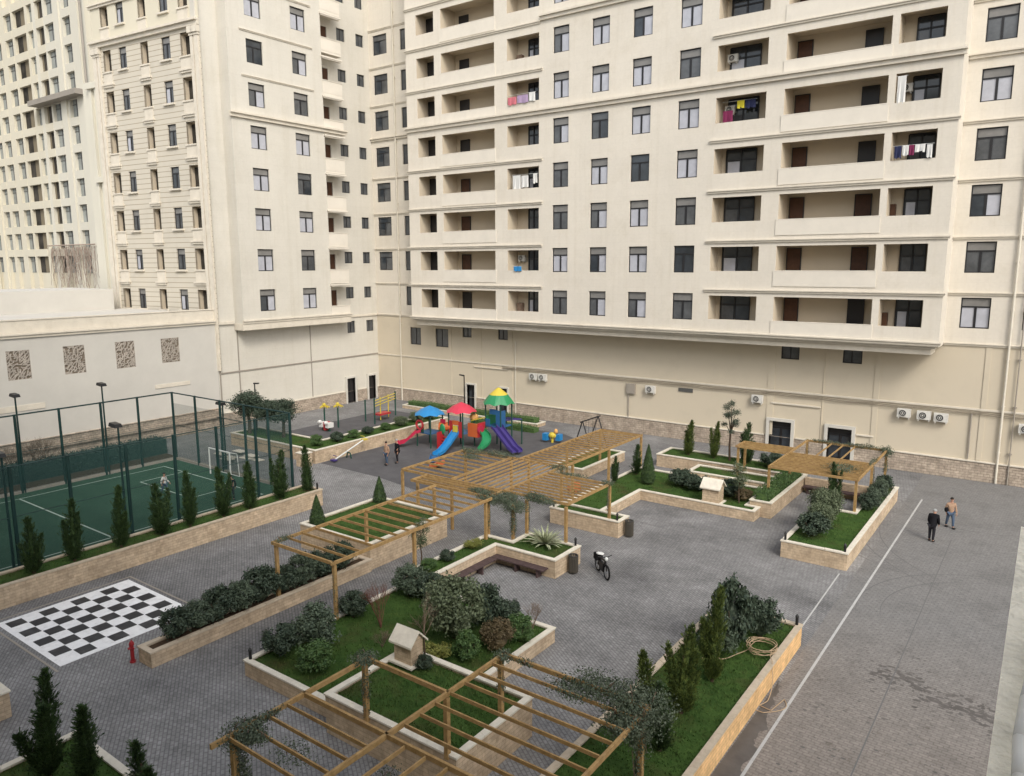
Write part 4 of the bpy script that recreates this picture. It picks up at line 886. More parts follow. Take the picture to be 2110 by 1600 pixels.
laundry([(-19.9,-19.4,z5+1.0,z5+1.5,'cloth_yel'),(-19.3,-18.6,z5+.95,z5+1.5,'cloth_navy'),(-20.9,-20.2,z5+.1,z5+.9,'cloth_magenta')],'yellow and dark washing in a loggia beside the window grid',(-19.5,54,z5),54.3)
z5=ZB[1]
laundry([(-38.9,-38.1,z5-.02,z5+.4,'blue')],'blue cloth over a parapet in a low middle loggia',(-38.5,53.7,z5),53.72)
def hut(x0,x1,y0,y1,z0,ze,zr,label,ledge):
    t=thing('stone_hut',label,'stone hut',((x0+x1)/2,(y0+y1)/2,z0)); ym=(y0+y1)/2
    mb=MB(); mb.box(x0+.05,x1-.05,y0+.05,y1-.05,z0,ze); mb.quad((x0+.05,y0+.05,ze),(x0+.05,y1-.05,ze),(x0+.05,ym,zr-.06),(x0+.05,ym,zr-.06)); mb.tri((x1-.05,y0+.05,ze),(x1-.05,y1-.05,ze),(x1-.05,ym,zr-.05))
    mb.build('wall','planter',t)
    mb=MB(); e=.07
    for s,(ya,yb) in enumerate(((y0-e,ym),(y1+e,ym))):
        mb.hexa([(x0-e,ya,ze-.05),(x1+e,ya,ze-.05),(x1+e,yb,zr-.05),(x0-e,yb,zr-.05),(x0-e,ya,ze+.02),(x1+e,ya,ze+.02),(x1+e,yb,zr+.02),(x0-e,yb,zr+.02)])
    mb.build('roof','cap',t)
    mb=MB(); mb.box(x0-.08,x1+.08,y0-.08,y1+.08,z0,z0+.07); mb.build('base_slab','cap',t)
hut(-16.62,-15.78,16.15,16.82,1.26,2.0,2.42,'nearer small stone hut with pale gabled roof among the shrubs','')
hut(-15.8,-14.75,40.0,40.9,.52,1.42,1.9,'farther small stone hut on the front wall of the zigzag planter','')
def bollard(x,y,z,label):
    t=thing('path_light',label,'path light',(x,y,z),'small black path lights on planter corners')
    mb=MB(); mb.cyl((x,y,z),(x,y,z+.3),.055,n=10); mb.build('post','lampblack',t); mb=MB(); mb.cyl((x,y,z+.3),(x,y,z+.36),.07,.06,10); mb.cyl((x,y,z+.36),(x,y,z+.42),.05,.01,10); mb.build('lamp_cap','grille',t)
for x,y,z,l in ((-21.58,14.25,.6,'left front corner of the shrub planter'),(-17.6,29.2,.9,'corner of the yucca planter near the bicycle'),(-17.7,33.5,.9,'right end of the short planter strip with the bin'),(-21.6,33.5,.9,'left end of the short planter strip under the pergola'),(-9.75,27.2,.85,'far left corner of the ochre roadside planter'),(-6.9,27.25,.85,'far right corner of the ochre roadside planter'),(-9.85,35.85,.85,'left front corner of the narrowing planter'),(-7.15,35.85,.85,'right front corner of the narrowing planter'),(-34.5,27.9,1.0,'far end of the long cypress planter'),(-25.8,8.1,.9,'planter corner at the left edge of the view')):
    bollard(x,y,z,'small black path light on the '+l)
def bin_(x,y,label):
    t=thing('litter_bin',label,'litter bin',(x,y,0),'slatted litter bins'); mb=MB()
    for i in range(18):
        a=2*math.pi*i/18; cx,cy=x+.2*math.cos(a),y+.2*math.sin(a); mb.cyl((cx,cy,.08),(cx,cy,.88),.03,n=5)
    mb.build('slats','bin',t); mb=MB(); mb.torus((x,y,.86),(0,0,1),.2,.03,18,6); mb.cyl((x,y,.05),(x,y,.7),.17,n=12); mb.build('liner','grille',t)
bin_(-17.1,28.2,'dark slatted litter bin against the yucca planter corner'); bin_(-17.2,33.9,'dark slatted litter bin at the end of the short planter strip')
t=thing('fire_hydrant','red fire hydrant at the end of the long planter by the chessboard','fire hydrant',(-25.78,12.3,0))
mb=MB(); x,y=-25.78,12.3; mb.cyl((x,y,0),(x,y,.06),.11,n=12); mb.cyl((x,y,.06),(x,y,.66),.065,n=12); mb.cyl((x,y,.66),(x,y,.72),.09,n=12); mb.blob((x,y,.73),(.075,.075,.08)); mb.build('body','hydrant',t)
mb=MB(); mb.cyl((x-.13,y,.55),(x+.13,y,.55),.04,n=10); mb.cyl((x,y,.55),(x,y-.13,.55),.045,n=10); mb.cyl((x,y,.78),(x,y,.84),.025,n=6); mb.build('outlet','hydrant',t)
t=thing('garden_hose','tan hose coiled loosely on the ochre roadside planter wall','hose',(-7.3,24.6,.85)); mb=MB(); pts=[]; rg=random.Random(4)
for i in range(150):
    a=i*.25; rr=.52+.06*math.sin(i*.37)+.04*rg.random(); pts.append((-7.35+rr*math.cos(a)*.85,24.7+rr*1.0*math.sin(a),.89+.0012*i+.05*math.sin(a*1.3)))
for i in range(30):
    s=i/29; pts.append((-6.82+.35*math.sin(s*3.1)-.1,24.2-1.9*s,max(.03,.95-1.5*s) if s>.15 else .95))
for i in range(14): pts.append((-6.5+.5*math.sin(i*.35),22.3+.16*i*(1 if i<8 else .2),.03))
mb.tube(pts,.014,5); 
pts=[(-7.6-.12*i,24.3-.13*i+.25*math.sin(i*.9),.88 if i<2 else .80) for i in range(12)]; mb.tube(pts,.016,5); mb.build('hose','hose',t)
# balcony ledge of the photographer's building
t=thing('parapet_wall','weathered pale concrete parapet very near at the right edge','wall',(.5,3,0))
mb=MB(); n=24
for i in range(n):
    y0=.4+4.35*i/n;y1=.4+4.35*(i+1)/n; j0=-.032-.010*y0; j1=-.032-.010*y1
    mb.hexa([(j0,y0,0),(.8,y0,0),(.8,y1,0),(j1,y1,0),(j0,y0,12.6),(.8,y0,12.6),(.8,y1,12.6),(j1,y1,12.6)])
mb.build('wall','concrete',t)
t=thing('pipe','pale grey plastic pipe lying on the near parapet','pipe',(.12,2,12.6)); mb=MB(); mb.tube([(.07,3.5,12.65),(.045,3.2,12.65),(.03,2.95,12.65),(.018,2.7,12.65),(.012,2.45,12.65),(.02,2.25,12.65),(.03,1.9,12.65)],.02,10); mb.build('pipe','ac',t,smooth=True)
# ================================================================ PLANTS
def leaf(mb,p,n,l,w,rg,up=.0):
    n=Vector(n)+Vector((rg.uniform(-1.1,1.1),rg.uniform(-1.1,1.1),rg.uniform(-1.1,1.1)))
    if n.length<1e-3: n=Vector((0,0,1))
    n.normalize(); t=n.orthogonal().normalized(); b=n.cross(t); a=rg.uniform(0,6.28)
    d=t*math.cos(a)+b*math.sin(a)+Vector((0,0,up)); d.normalize(); s=d.cross(n).normalized()
    p=Vector(p); mb.quad(p-d*l*.5,p+s*w*.5,p+d*l*.5,p-s*w*.5)
def core(mb,prof,rg,n=9,m_=8):
    """rough inner mass; prof(v)->(r,z)"""
    i=len(mb.v)
    for a in range(m_+1):
        r,z=prof(a/m_)
        for b in range(n):
            th=2*math.pi*b/n; q=r*rg.uniform(.75,1.1); mb.v.append((q*math.cos(th),q*math.sin(th),z))
    for a in range(m_):
        for b in range(n): mb.f.append((i+a*n+b,i+a*n+(b+1)%n,i+(a+1)*n+(b+1)%n,i+(a+1)*n+b)); mb.m.append(0)
def p_cypress(seed,lm,spires,nl=6500,H=3.0):
    rg=random.Random(seed); t=thing('cypress_tree','x','cypress',(0,0,0)); mb=MB()
    mb.tube([(0,0,0),(.03,0,.5),(0,.02,1.2),(.02,0,2.0)],[.07,.055,.04,.02],7); mb.build('trunk','bark',t)
    mb=MB(); tot=sum(s[2]*s[3] for s in spires)
    for (dx,dy,h,r,lx,ly) in spires:
        def rad(v): return r*((1-v)**.62)*min(1,.55+v*3.2)
        for j in range(14):
            v=j/14; z=.12+v*(h-.12); 
        pts=[(dx*min(1,v*2)+lx*v*v+rg.uniform(-.02,.02),dy*min(1,v*2)+ly*v*v,.15+v*(h-.15)) for v in [q/9 for q in range(10)]]
        for q in range(9): mb.cyl(pts[q],pts[q+1],rad(q/9)*.42,rad((q+1)/9)*.42,7,None,False)
        ph=[rg.uniform(0,6.28) for _ in range(4)]
        ax=lambda v:(dx*min(1,v*2)+lx*v*v,dy*min(1,v*2)+ly*v*v,.12+v*(h-.12))
        lump=lambda th,v:1+.25*math.sin(2*th+ph[0]+v*13)+.2*math.sin(4*th-ph[1]-v*21)+.15*math.sin(v*34+ph[2]+th)
        def tuft(p,d,l,w):
            s=d.cross(Vector((rg.gauss(0,1),rg.gauss(0,1),rg.gauss(0,1)))).normalized(); mb.quad(p-d*l*.3,p+s*w*.5,p+d*l*.7,p-s*w*.5)
        n_=int(nl*h*r/tot)
        for _ in range(int(n_*.45)):
            v=rg.random()**1.15; th=rg.uniform(0,6.28); rr=rad(v)*lump(th,v)*rg.uniform(.5,.95)+.02; c=ax(v)
            tuft(Vector((c[0]+rr*math.cos(th),c[1]+rr*math.sin(th),c[2])),(Vector((math.cos(th),math.sin(th),.35))+Vector((rg.uniform(-.5,.5),rg.uniform(-.5,.5),rg.uniform(.5,1.5)))).normalized(),rg.uniform(.08,.17),rg.uniform(.02,.045))
        for _ in range(int(n_*.55/16)):   # flame-like branch tips
            v=.03+.9*rg.random()**1.2; th=rg.uniform(0,6.28); rr=rad(v)*lump(th,v)*.7; c=ax(v); p=Vector((c[0]+rr*math.cos(th),c[1]+rr*math.sin(th),c[2])); d=Vector((math.cos(th)*.55,math.sin(th)*.55,rg.uniform(.5,1.2))).normalized(); L_=rg.uniform(.18,.42)*(1.15-.5*v)
            for q in range(16):
                f=q/15; o=Vector((rg.gauss(0,1),rg.gauss(0,1),rg.gauss(0,.6)))*.045*(1-f*.75); tuft(p+d*L_*f+o,(d+o*6).normalized(),rg.uniform(.06,.12),rg.uniform(.018,.04))
    mb.build('crown',lm,t); return t
def p_cone(seed,lm,nl=3400):
    rg=random.Random(seed); t=thing('cone_conifer','x','conifer',(0,0,0)); mb=MB(); mb.cyl((0,0,0),(0,0,.4),.05,n=7); mb.build('trunk','bark',t)
    mb=MB(); rad=lambda v:.44*((1-v)**.8)*min(1,.7+v*2)
    core(mb,lambda v:(rad(v)*.85,.1+v*1.45),rg)
    for _ in range(nl):
        v=rg.random()**1.3; th=rg.uniform(0,6.28); rr=rad(v)*rg.uniform(.8,1.04); p=(rr*math.cos(th),rr*math.sin(th),.08+v*1.5)
        leaf(mb,p,(math.cos(th)*1.5,math.sin(th)*1.5,.8),rg.uniform(.05,.1),rg.uniform(.025,.045),rg,.6)
    mb.build('crown',lm,t); return t
def p_shrub(seed,lm,nl=2600,ls=.075,clumps=26,sp=.33,up=.3,openness=.0):
    rg=random.Random(seed); t=thing('shrub','x','shrub',(0,0,0)); mb=MB()
    for i in range(7):
        a=i*.9; mb.tube([(0,0,0),(.12*math.cos(a),.12*math.sin(a),.25),(.3*math.cos(a),.3*math.sin(a),.62)],[.025,.018,.008],5)
    mb.build('stems','bark',t); mb=MB()
    core(mb,lambda v:(.27*math.sin(math.pi*min(1,.12+v*.86))*(1-openness),.08+.58*v),rg)
    cs=[]
    for i in range(clumps):
        ph=math.acos(1-1.55*rg.random()); th=rg.uniform(0,6.28); r=rg.uniform(.7,1.0)
        cs.append((Vector((.40*r*math.sin(ph)*math.cos(th),.40*r*math.sin(ph)*math.sin(th),.5+.42*r*math.cos(ph))),rg.uniform(.10,.19)*sp/.33))
    for _ in range(nl):
        c,r=rg.choice(cs); n=Vector((rg.gauss(0,1),rg.gauss(0,1),rg.gauss(.3,1))).normalized(); p=c+n*r*(rg.uniform(.2,1.05) if rg.random()<.85 else rg.uniform(1.0,1.5))
        if p.z<.02: continue
        leaf(mb,p,n,rg.uniform(.6,1.3)*ls,rg.uniform(.35,.7)*ls,rg,up)
    mb.build('foliage',lm,t); return t
def twigs(mb,p,d,l,r,depth,rg,spread=.55):
    q=p+d*l; mb.cyl(p,q,r,r*.65,4,None,False)
    if depth==0: return
    for i in range(rg.choice((2,3,3))):
        nd=(d+Vector((rg.uniform(-spread,spread),rg.uniform(-spread,spread),rg.uniform(-.1,.35)))).normalized(); twigs(mb,q,nd,l*rg.uniform(.62,.85),r*.6,depth-1,rg,spread)
def p_bare(seed,m_,h=.5,depth=5,trunk=0):
    rg=random.Random(seed); t=thing('bare_shrub','x','shrub',(0,0,0)); mb=MB()
    if trunk: mb.tube([(0,0,0),(.02,0,trunk*.5),(0,.01,trunk)],[.045,.04,.035],7); mb.build('trunk','bark',t); mb=MB()
    for i in range(1 if trunk else 7):
        a=rg.uniform(0,6.28); s=.45 if not trunk else .1
        twigs(mb,Vector((0,0,trunk)),Vector((s*math.cos(a),s*math.sin(a),1)).normalized(),h*.3,.016,depth,rg)
    if trunk: 
        for i in range(4):
            a=rg.uniform(0,6.28); twigs(mb,Vector((0,0,trunk*rg.uniform(.8,1))),Vector((.8*math.cos(a),.8*math.sin(a),1)).normalized(),h*.27,.018,depth-1,rg)
    mb.build('branches',m_,t); return t
def p_tree(seed,lm,H,tr,crown,nl,ls=.09,limbs=7,name='tree'):
    """crown : list of (x,y,z,r) clumps"""
    rg=random.Random(seed); t=thing(name,'x','tree',(0,0,0)); mb=MB(); th=min(c[2] for c in crown)
    top=max(c[2] for c in crown); mb.tube([(0,0,0),(.04,.02,th*.5),(-.02,.03,th),(0,0,(th+top)/2)],[tr,tr*.85,tr*.7,tr*.35],8)
    for c in crown: mb.tube([(0,.02,th*.85),(c[0]*.5,c[1]*.5,(th+c[2])/2),(c[0],c[1],c[2])],[tr*.45,tr*.3,tr*.12],5)
    mb.build('trunk','bark',t); mb=MB(); tot=sum(c[3]**2 for c in crown)
    for c in crown:
        for _ in range(int(nl*c[3]**2/tot)):
            n=Vector((rg.gauss(0,1),rg.gauss(0,1),rg.gauss(0,1))).normalized(); rr=c[3]*rg.uniform(.35,1.08)*(1+.2*math.sin(5*math.atan2(n.y,n.x)+c[0]*9))
            p=Vector(c[:3])+Vector((n.x*rr,n.y*rr,n.z*rr*.8)); leaf(mb,p,n,rg.uniform(.6,1.3)*ls,rg.uniform(.35,.7)*ls,rg,.2)
    mb.build('crown',lm,t); return t
def p_yucca(seed):
    rg=random.Random(seed); t=thing('yucca','x','yucca',(0,0,0)); mb=MB()
    for i in range(90):
        a=rg.uniform(0,6.28); e=rg.uniform(.15,1.35); l=rg.uniform(.5,.85); d=Vector((math.cos(a)*math.cos(e),math.sin(a)*math.cos(e),math.sin(e))); s=d.cross(Vector((0,0,1))).normalized()*.035
        p=Vector((0,0,.08)); q=p+d*l*.6; r_=p+d*l+Vector((0,0,-.12*math.cos(e)))
        mb.quad(p-s*.6,p+s*.6,q+s,q-s); mb.tri(q-s,q+s,r_)
    mb.build('leaves','leaf_pale',t); return t
PR={}
def mk(kind):
    f={'c1':lambda:p_cypress(11,'leaf_cyp',[(0,0,3,.36,.12,0),(.22,.1,2.3,.2,.12,.1),(-.2,.12,2.0,.2,-.1,.05)]),
     'c2':lambda:p_cypress(12,'leaf_cyp',[(0,0,3,.34,-.15,.1),(.2,-.15,2.6,.22,.15,0),(-.15,-.2,2.1,.22,-.2,-.1),(0,.2,1.7,.2,0,.2)]),
     'c3':lambda:p_cypress(13,'leaf_cyp',[(0,0,3,.42,.05,.1),(.15,.15,1.8,.28,.25,.1)]),
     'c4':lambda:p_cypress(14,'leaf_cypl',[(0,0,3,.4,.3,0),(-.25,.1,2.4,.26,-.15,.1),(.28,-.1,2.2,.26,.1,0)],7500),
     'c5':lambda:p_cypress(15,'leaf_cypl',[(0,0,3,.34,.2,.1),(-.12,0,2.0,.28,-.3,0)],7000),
     'c6':lambda:p_cypress(16,'leaf_cyp',[(-.22,0,3,.26,-.2,.05),(.25,.12,2.45,.24,.12,0),(.05,-.25,1.7,.2,.25,-.2)],8000),
     'c7':lambda:p_cypress(17,'leaf_cyp',[(.16,0,3,.2,.08,0),(-.22,.05,2.3,.2,-.25,.05)],6500),
     'cone':lambda:p_cone(21,'leaf_cyp'),
     'dark':lambda:p_shrub(31,'leaf_dark',5200,.085,34),'blue':lambda:p_shrub(32,'leaf_blue',5200,.07,34,.3,.5),
     'green':lambda:p_shrub(33,'leaf_green',4600,.08,28),'yel':lambda:p_shrub(34,'leaf_yel',2200,.08,20,.36,.6),
     'brown':lambda:p_shrub(35,'leaf_brown',5200,.055,36,.26),'olive':lambda:p_shrub(36,'leaf_olive',7500,.06,46,.34,.5),
     'bare':lambda:p_bare(41,'twig_red',1.0,5),'baretree':lambda:p_bare(42,'twig',1.3,5,1.25),'bareb':lambda:p_bare(43,'twig',1.0,5),
     'pine':lambda:p_tree(51,'leaf_dark',4,.07,[(0,0,3.9,.28),(.3,.1,3.6,.3),(-.35,0,3.4,.33),(.45,-.1,3.0,.3),(-.5,.1,2.8,.28),(.15,.1,3.1,.3),(-.1,-.2,2.5,.28),(.5,.1,2.4,.24),(-.3,.2,2.1,.22)],2300,.08),
     'thin':lambda:p_tree(52,'leaf_olive',2.4,.035,[(0,0,2.1,.3),(.2,.1,1.8,.3),(-.2,0,1.6,.34),(.1,-.1,1.4,.3),(0,0,1.2,.3),(.15,.1,2.3,.2)],1700,.075),
     'round':lambda:p_tree(53,'leaf_dark',3,.09,[(0,0,2.1,.75),(.45,.1,2.0,.5),(-.5,.1,2.1,.5),(0,-.35,2.4,.5),(.25,.2,2.6,.42),(-.25,0,2.55,.42),(-.1,.1,1.5,.5),(.3,-.2,1.6,.42)],5500,.11),
     'ivytree':lambda:p_tree(54,'leaf_ivy',2.4,.06,[(0,0,2.0,.42),(.25,0,1.8,.3),(-.25,.1,1.85,.3),(0,.1,1.35,.22),(.05,0,.95,.2),(0,0,.6,.18)],2600,.07),
     'yucca':lambda:p_yucca(61)}
    return f[kind]()
HT={'c':3.0,'cone':1.6,'dark':.98,'blue':.98,'green':.98,'yel':.98,'brown':.98,'olive':.98,'bare':1.0,'baretree':2.45,'bareb':1.0,'pine':4.15,'thin':2.5,'round':3.1,'ivytree':2.4,'yucca':.9}
def plant(kind,x,y,z,h,w,label,cat,name=None,group=None,rz=None):
    """h height in metres, w width multiplier relative to the prototype's natural width"""
    s=h/HT.get(kind,HT['c']) if kind in HT else h/3.0
    if kind not in PR: PR[kind]=mk(kind); o=PR[kind]
    else: o=dup(PR[kind])
    o.location=(x,y,z); W[o.name]=Vector((x,y,z)); o.rotation_euler=(0,0,rz if rz is not None else rnd.uniform(0,6.28)); o.scale=(w,w,s)
    if name: o.name=name
    W[o.name]=Vector((x,y,z))
    if 'group' in o: del o['group']
    tag(o,label,cat,group); return o
G='row of cypresses along the sports court'
for i,(x,y,tp,k,w,l) in enumerate(((-34.9,12.83,3.5,'c2',.95,'first cypress of the court row, by the left edge'),(-34.9,14.5,3.8,'c1',.9,'second cypress of the court row from the left, twisted and narrow'),(-34.9,16.6,3.9,'c3',.8,'third cypress of the court row, with a side twig on its left'),(-34.9,18.6,3.55,'c2',1.1,'fourth cypress of the court row, broad, below the playing boy'),(-34.9,20.1,3.85,'c1',.85,'fifth cypress of the court row'),(-34.9,22.0,3.6,'c2',1.0,'sixth cypress of the court row, below the goal'),(-34.9,23.6,3.5,'c3',.9,'seventh cypress of the court row, tapering evenly'),(-34.9,25.6,3.75,'c2',1.05,'eighth cypress of the court row, bushy with a pale twig'),(-34.9,27.5,3.65,'c3',.8,'last cypress of the court row, column shaped, at the planter end'))):
    plant(k,x,y,.9,tp-.9,w*1.08,l,'cypress','cypress_tree',G)
plant('c6',-20.8,7.45,.5,2.85,1.2,'tallest near cypress with forked top at the bottom left corner','cypress','cypress_tree',rz=-.6)
plant('c7',-19.85,8.0,.5,2.3,1.15,'middle near cypress at the bottom left, with a pointed right tip','cypress','cypress_tree')
plant('c7',-17.75,8.45,.5,1.65,1.0,'smallest near cypress cut by the bottom edge','cypress','cypress_tree')
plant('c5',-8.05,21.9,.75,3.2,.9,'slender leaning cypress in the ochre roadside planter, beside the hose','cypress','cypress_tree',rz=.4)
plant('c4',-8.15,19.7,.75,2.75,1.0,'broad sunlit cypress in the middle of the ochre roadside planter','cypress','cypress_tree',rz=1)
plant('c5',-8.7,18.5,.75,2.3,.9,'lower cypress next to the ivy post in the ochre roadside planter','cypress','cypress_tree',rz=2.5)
plant('c1',-7.9,17.7,.75,2.0,.9,'dark cypress behind the ivy covered pergola corner','cypress','cypress_tree',rz=3)
plant('dark',-8.3,24.3,.75,2.5,1.6,'large dark rounded bush in the ochre roadside planter, with a pale tip','shrub','shrub')
plant('blue',-8.55,23.6,.75,1.5,1.5,'blue-grey bush in front of the large dark bush by the road','shrub','shrub')
plant('dark',-7.75,25.7,.75,1.5,1.5,'small round bush near the far end of the ochre roadside planter','shrub','shrub')
plant('cone',-29.3,23.6,1.15,1.55,1.0,'near cone conifer at the left corner of the high lawn planter','conifer','cone_conifer')
plant('cone',-29.3,27.9,1.15,1.5,1.0,'far cone conifer at the back corner of the high lawn planter','conifer','cone_conifer')
for i,(y,h,w) in enumerate(((13.75,.95,1.0),(14.6,.9,1.05),(15.5,1.1,1.1),(16.4,1.0,1.05),(17.35,1.25,1.2),(18.4,1.0,1.0),(19.4,1.15,1.15),(20.4,1.0,1.1),(21.5,1.1,1.15))):
    plant('blue' if i in (1,3,6) else 'dark',-25.3,y,.45,h*1.2,w*1.25,['first','second','third','fourth','fifth','sixth','seventh','eighth','ninth'][i]+' dark oleander bush from the hydrant end of the long narrow planter','shrub','shrub','dark bushes in the long narrow planter')
S=[('dark',-21.05,15.1,1.15,1.3,'black-green bush at the left front corner of the shrub planter'),('blue',-20.6,16.3,1.5,1.8,'tall blue-green bush behind the corner bush'),('green',-19.3,15.2,.95,1.35,'yellowish green bush at the front wall of the shrub planter'),
('dark',-21.2,18.6,1.05,1.2,'dark round bush beside the near pergola post'),('bare',-19.7,18.6,1.75,1.1,'reddish bare bush in the middle of the shrub planter'),('blue',-20.8,21.3,1.25,1.7,'blue-grey bush where the shrub planter meets the yucca planter'),
('dark',-19.9,21.6,1.05,1.4,'dark teal bush at the far side of the shrub planter'),('olive',-16.9,19.6,2.3,2.5,'biggest olive-green bush of the shrub planter'),('dark',-16.5,20.9,1.7,1.4,'dark bush behind the biggest olive-green bush'),('dark',-16.1,21.6,1.0,1.2,'small dark bush at the far wall, right of the big one'),
('bareb',-15.0,21.85,1.05,.75,'small rust-brown twig bush at the far right of the shrub planter'),('brown',-15.1,19.8,1.2,1.4,'clipped brown ball bush near the right wall'),('green',-14.85,20.8,1.0,1.1,'bright green small bush next to the brown ball bush'),('green',-15.6,18.7,1.0,1.0,'pale tipped bush in front of the brown ball bush'),
('yel',-16.5,18.2,.55,1.2,'low silvery bush behind the pale wall of the square lawn planter'),('bareb',-18.6,17.6,.6,.7,'thin dry grass clump in the middle lawn'),('bareb',-22,23.6,.01,.01,'x')]
for k,x,y,h,w,l in S[:-1]: plant(k,x,y,.5,h,w,l,'shrub','shrub' if k not in('bare','bareb') else 'bare_shrub')
plant('baretree',-15.75,16.75,1.15,2.3,.8,'slim leafless little tree beside the near stone hut','tree','bare_tree')
plant('dark',-15.55,16.5,1.15,.5,.6,'little dark sprout at the foot of the leafless tree','shrub','shrub')
plant('thin',-21.85,23.15,.8,2.4,.95,'thin ivy-like tree with a hanging crown left of the yucca planter','tree','small_tree')
plant('yucca',-18.9,28.6,.8,1.05,1.7,'pale spiky yucca in the L-shaped planter','yucca','yucca')
plant('yel',-21.5,26.3,.8,.5,.9,'yellow tipped low bush along the left wall of the yucca planter','shrub','shrub')
plant('dark',-21.4,24.4,.8,.55,.7,'small dark bush along the left wall of the yucca planter','shrub','shrub')
plant('green',-21.5,23.3,.8,.45,.9,'low green tuft nearest to the shrubs in the yucca planter','shrub','shrub')
T_=[('c3',-21.4,43.0,.55,2.0,.75,'narrow cypress left of the grey-green cone tree behind the pergola','cypress','cypress_tree'),('cone',-19.9,41.6,.55,2.5,1.2,'grey-green cone tree in the zigzag planter','conifer','cone_conifer'),('c1',-21.7,40.6,.55,1.7,.6,'thin dark cypress next to the far pergola post','cypress','cypress_tree'),
('dark',-18.0,42.4,.5,1.1,1.7,'long dark bush left of the farther hut, left half','shrub','shrub'),('dark',-16.8,42.0,.5,1.0,1.6,'long dark bush left of the farther hut, right half','shrub','shrub'),('dark',-14.8,41.9,.5,1.1,1.6,'dark bush right of the farther hut','shrub','shrub'),('brown',-13.9,41.6,.5,.8,1.2,'reddish dark low bush by the narrow hedge planter','shrub','shrub'),
('thin',-13.95,41.05,.55,2.4,1.3,'thin silvery tree right of the farther hut','tree','small_tree'),('c5',-20.3,48.8,.8,2.5,.95,'left leaning cypress on the rear lawn','cypress','cypress_tree'),('c4',-18.5,48.9,.8,2.6,.75,'right leaning cypress on the rear lawn','cypress','cypress_tree'),('pine',-17.4,48.9,.8,4.2,1.15,'tall thin pine with clumped top against the back wall','tree','pine_tree'),
('c2',-16.2,48.7,.8,2.8,1.1,'spreading dark conifer right of the tall thin pine','cypress','cypress_tree'),('dark',-14.6,48.9,.8,1.0,1.6,'dark bush under the left arm of the right-hand pergola','shrub','shrub'),
('c2',-9.2,42.4,.75,2.6,.85,'pointed cypress rising through the right-hand pergola','cypress','cypress_tree'),('olive',-9.1,40.0,.75,1.75,1.8,'tall loose dark bush behind the round bush','shrub','shrub'),('dark',-8.95,37.4,.75,1.15,1.6,'round clipped dark bush at the front of the narrowing planter','shrub','shrub'),('olive',-9.0,38.8,.75,1.3,1.5,'middle bush between the round bush and the tall loose one','shrub','shrub'),
('round',-51.0,34.9,.9,3.6,1.7,'left round-headed tree behind the fence corner','tree','round_tree'),('round',-49.2,35.3,.9,3.0,1.5,'middle round-headed tree behind the fence corner','tree','round_tree'),('round',-47.7,35.6,.9,3.2,1.6,'right round-headed tree behind the fence corner','tree','round_tree')]
for k,x,y,z,h,w,l,c,n in T_: plant(k,x,y,z,h,w,l,c,n)
for i,(x,y,k,h,w) in enumerate(((-43.4,35.2,'green',.8,1.1),(-43.2,37.0,'dark',.75,1.1),(-43.2,38.6,'green',.6,1.0),(-43.3,40.2,'dark',.6,1.0),(-43.2,42.0,'green',.55,1.0),(-43.2,43.8,'olive',.8,1.3),(-43.2,45.6,'olive',.9,1.4),(-43.2,47.2,'olive',.8,1.3))):
    plant(k,x,y,.9,h,w,['first','second','third','fourth','fifth','sixth','seventh','eighth'][i]+' low bush of the retaining planter counted from its stone pier','shrub','shrub','low bushes along the upper playground')
for i,y in enumerate((43.2,44.4,45.5,46.6,47.6)):
    plant('blue' if i%2 else 'dark',-7.62,y,.7,1.0,1.05,['first','second','third','fourth','fifth'][i]+' teal bush from the front in the arm of the narrowing planter','shrub','shrub','teal bushes under the right-hand pergola')
def hedge(name,x0,x1,y0,y1,z0,z1,lm,n,label,seed,ls=.1):
    rg=random.Random(seed); t=thing(name,label,'hedge',((x0+x1)/2,(y0+y1)/2,z0)); mb=MB(); k=int(max(x1-x0,y1-y0)/.8)+1
    for i in range(k):
        if x1-x0>y1-y0: a=x0+(x1-x0)*i/k;b=x0+(x1-x0)*(i+1)/k; mb.box(a+.0,b,y0+.1+rg.uniform(0,.06),y1-.1-rg.uniform(0,.06),z0,z1-.1-rg.uniform(0,.08))
        else: a=y0+(y1-y0)*i/k;b=y0+(y1-y0)*(i+1)/k; mb.box(x0+.1+rg.uniform(0,.06),x1-.1-rg.uniform(0,.06),a,b,z0,z1-.1-rg.uniform(0,.08))
    for _ in range(n):
        f=rg.random(); x=rg.uniform(x0,x1);y=rg.uniform(y0,y1);z=rg.uniform(z0,z1)
        if f<.45: z=z1-rg.uniform(-.02,.12); nn=(0,0,1)
        elif f<.75: (x,nn)=((x1-rg.uniform(-.02,.1)),(1,0,.3)) if (y1-y0)>(x1-x0) else (x,(0,-1,.3)); y=y if (y1-y0)>(x1-x0) else y0+rg.uniform(-.02,.1)
        else: (x,nn)=((x0+rg.uniform(-.02,.1)),(-1,0,.3)) if (y1-y0)>(x1-x0) and f<.9 else (x,(0,-1,.3)); y=y if nn[0] else y0+rg.uniform(-.02,.1)
        leaf(mb,(x,y,z),nn,rg.uniform(.6,1.3)*ls,rg.uniform(.4,.7)*ls,rg,.2)
    mb.build('foliage',lm,t); return t
hedge('hedge',-55.2,-53.7,2,29.6,0,1.25,'leaf_hedge',9000,'long dark teal hedge behind the sports court',71,.13)
hedge('hedge',-13.15,-12.3,41.2,47.9,.8,1.45,'leaf_green',3600,'clipped green hedge in the tall narrow planter',72)
hedge('hedge',-51.5,-36.5,53.2,54.3,.3,.8,'leaf_green',3500,'low green hedge along the far wall behind the play tower',73)
hedge('hedge',-41.8,-35,51.0,52.0,0,.55,'leaf_green',1800,'short low hedge behind the blue play roof',75)
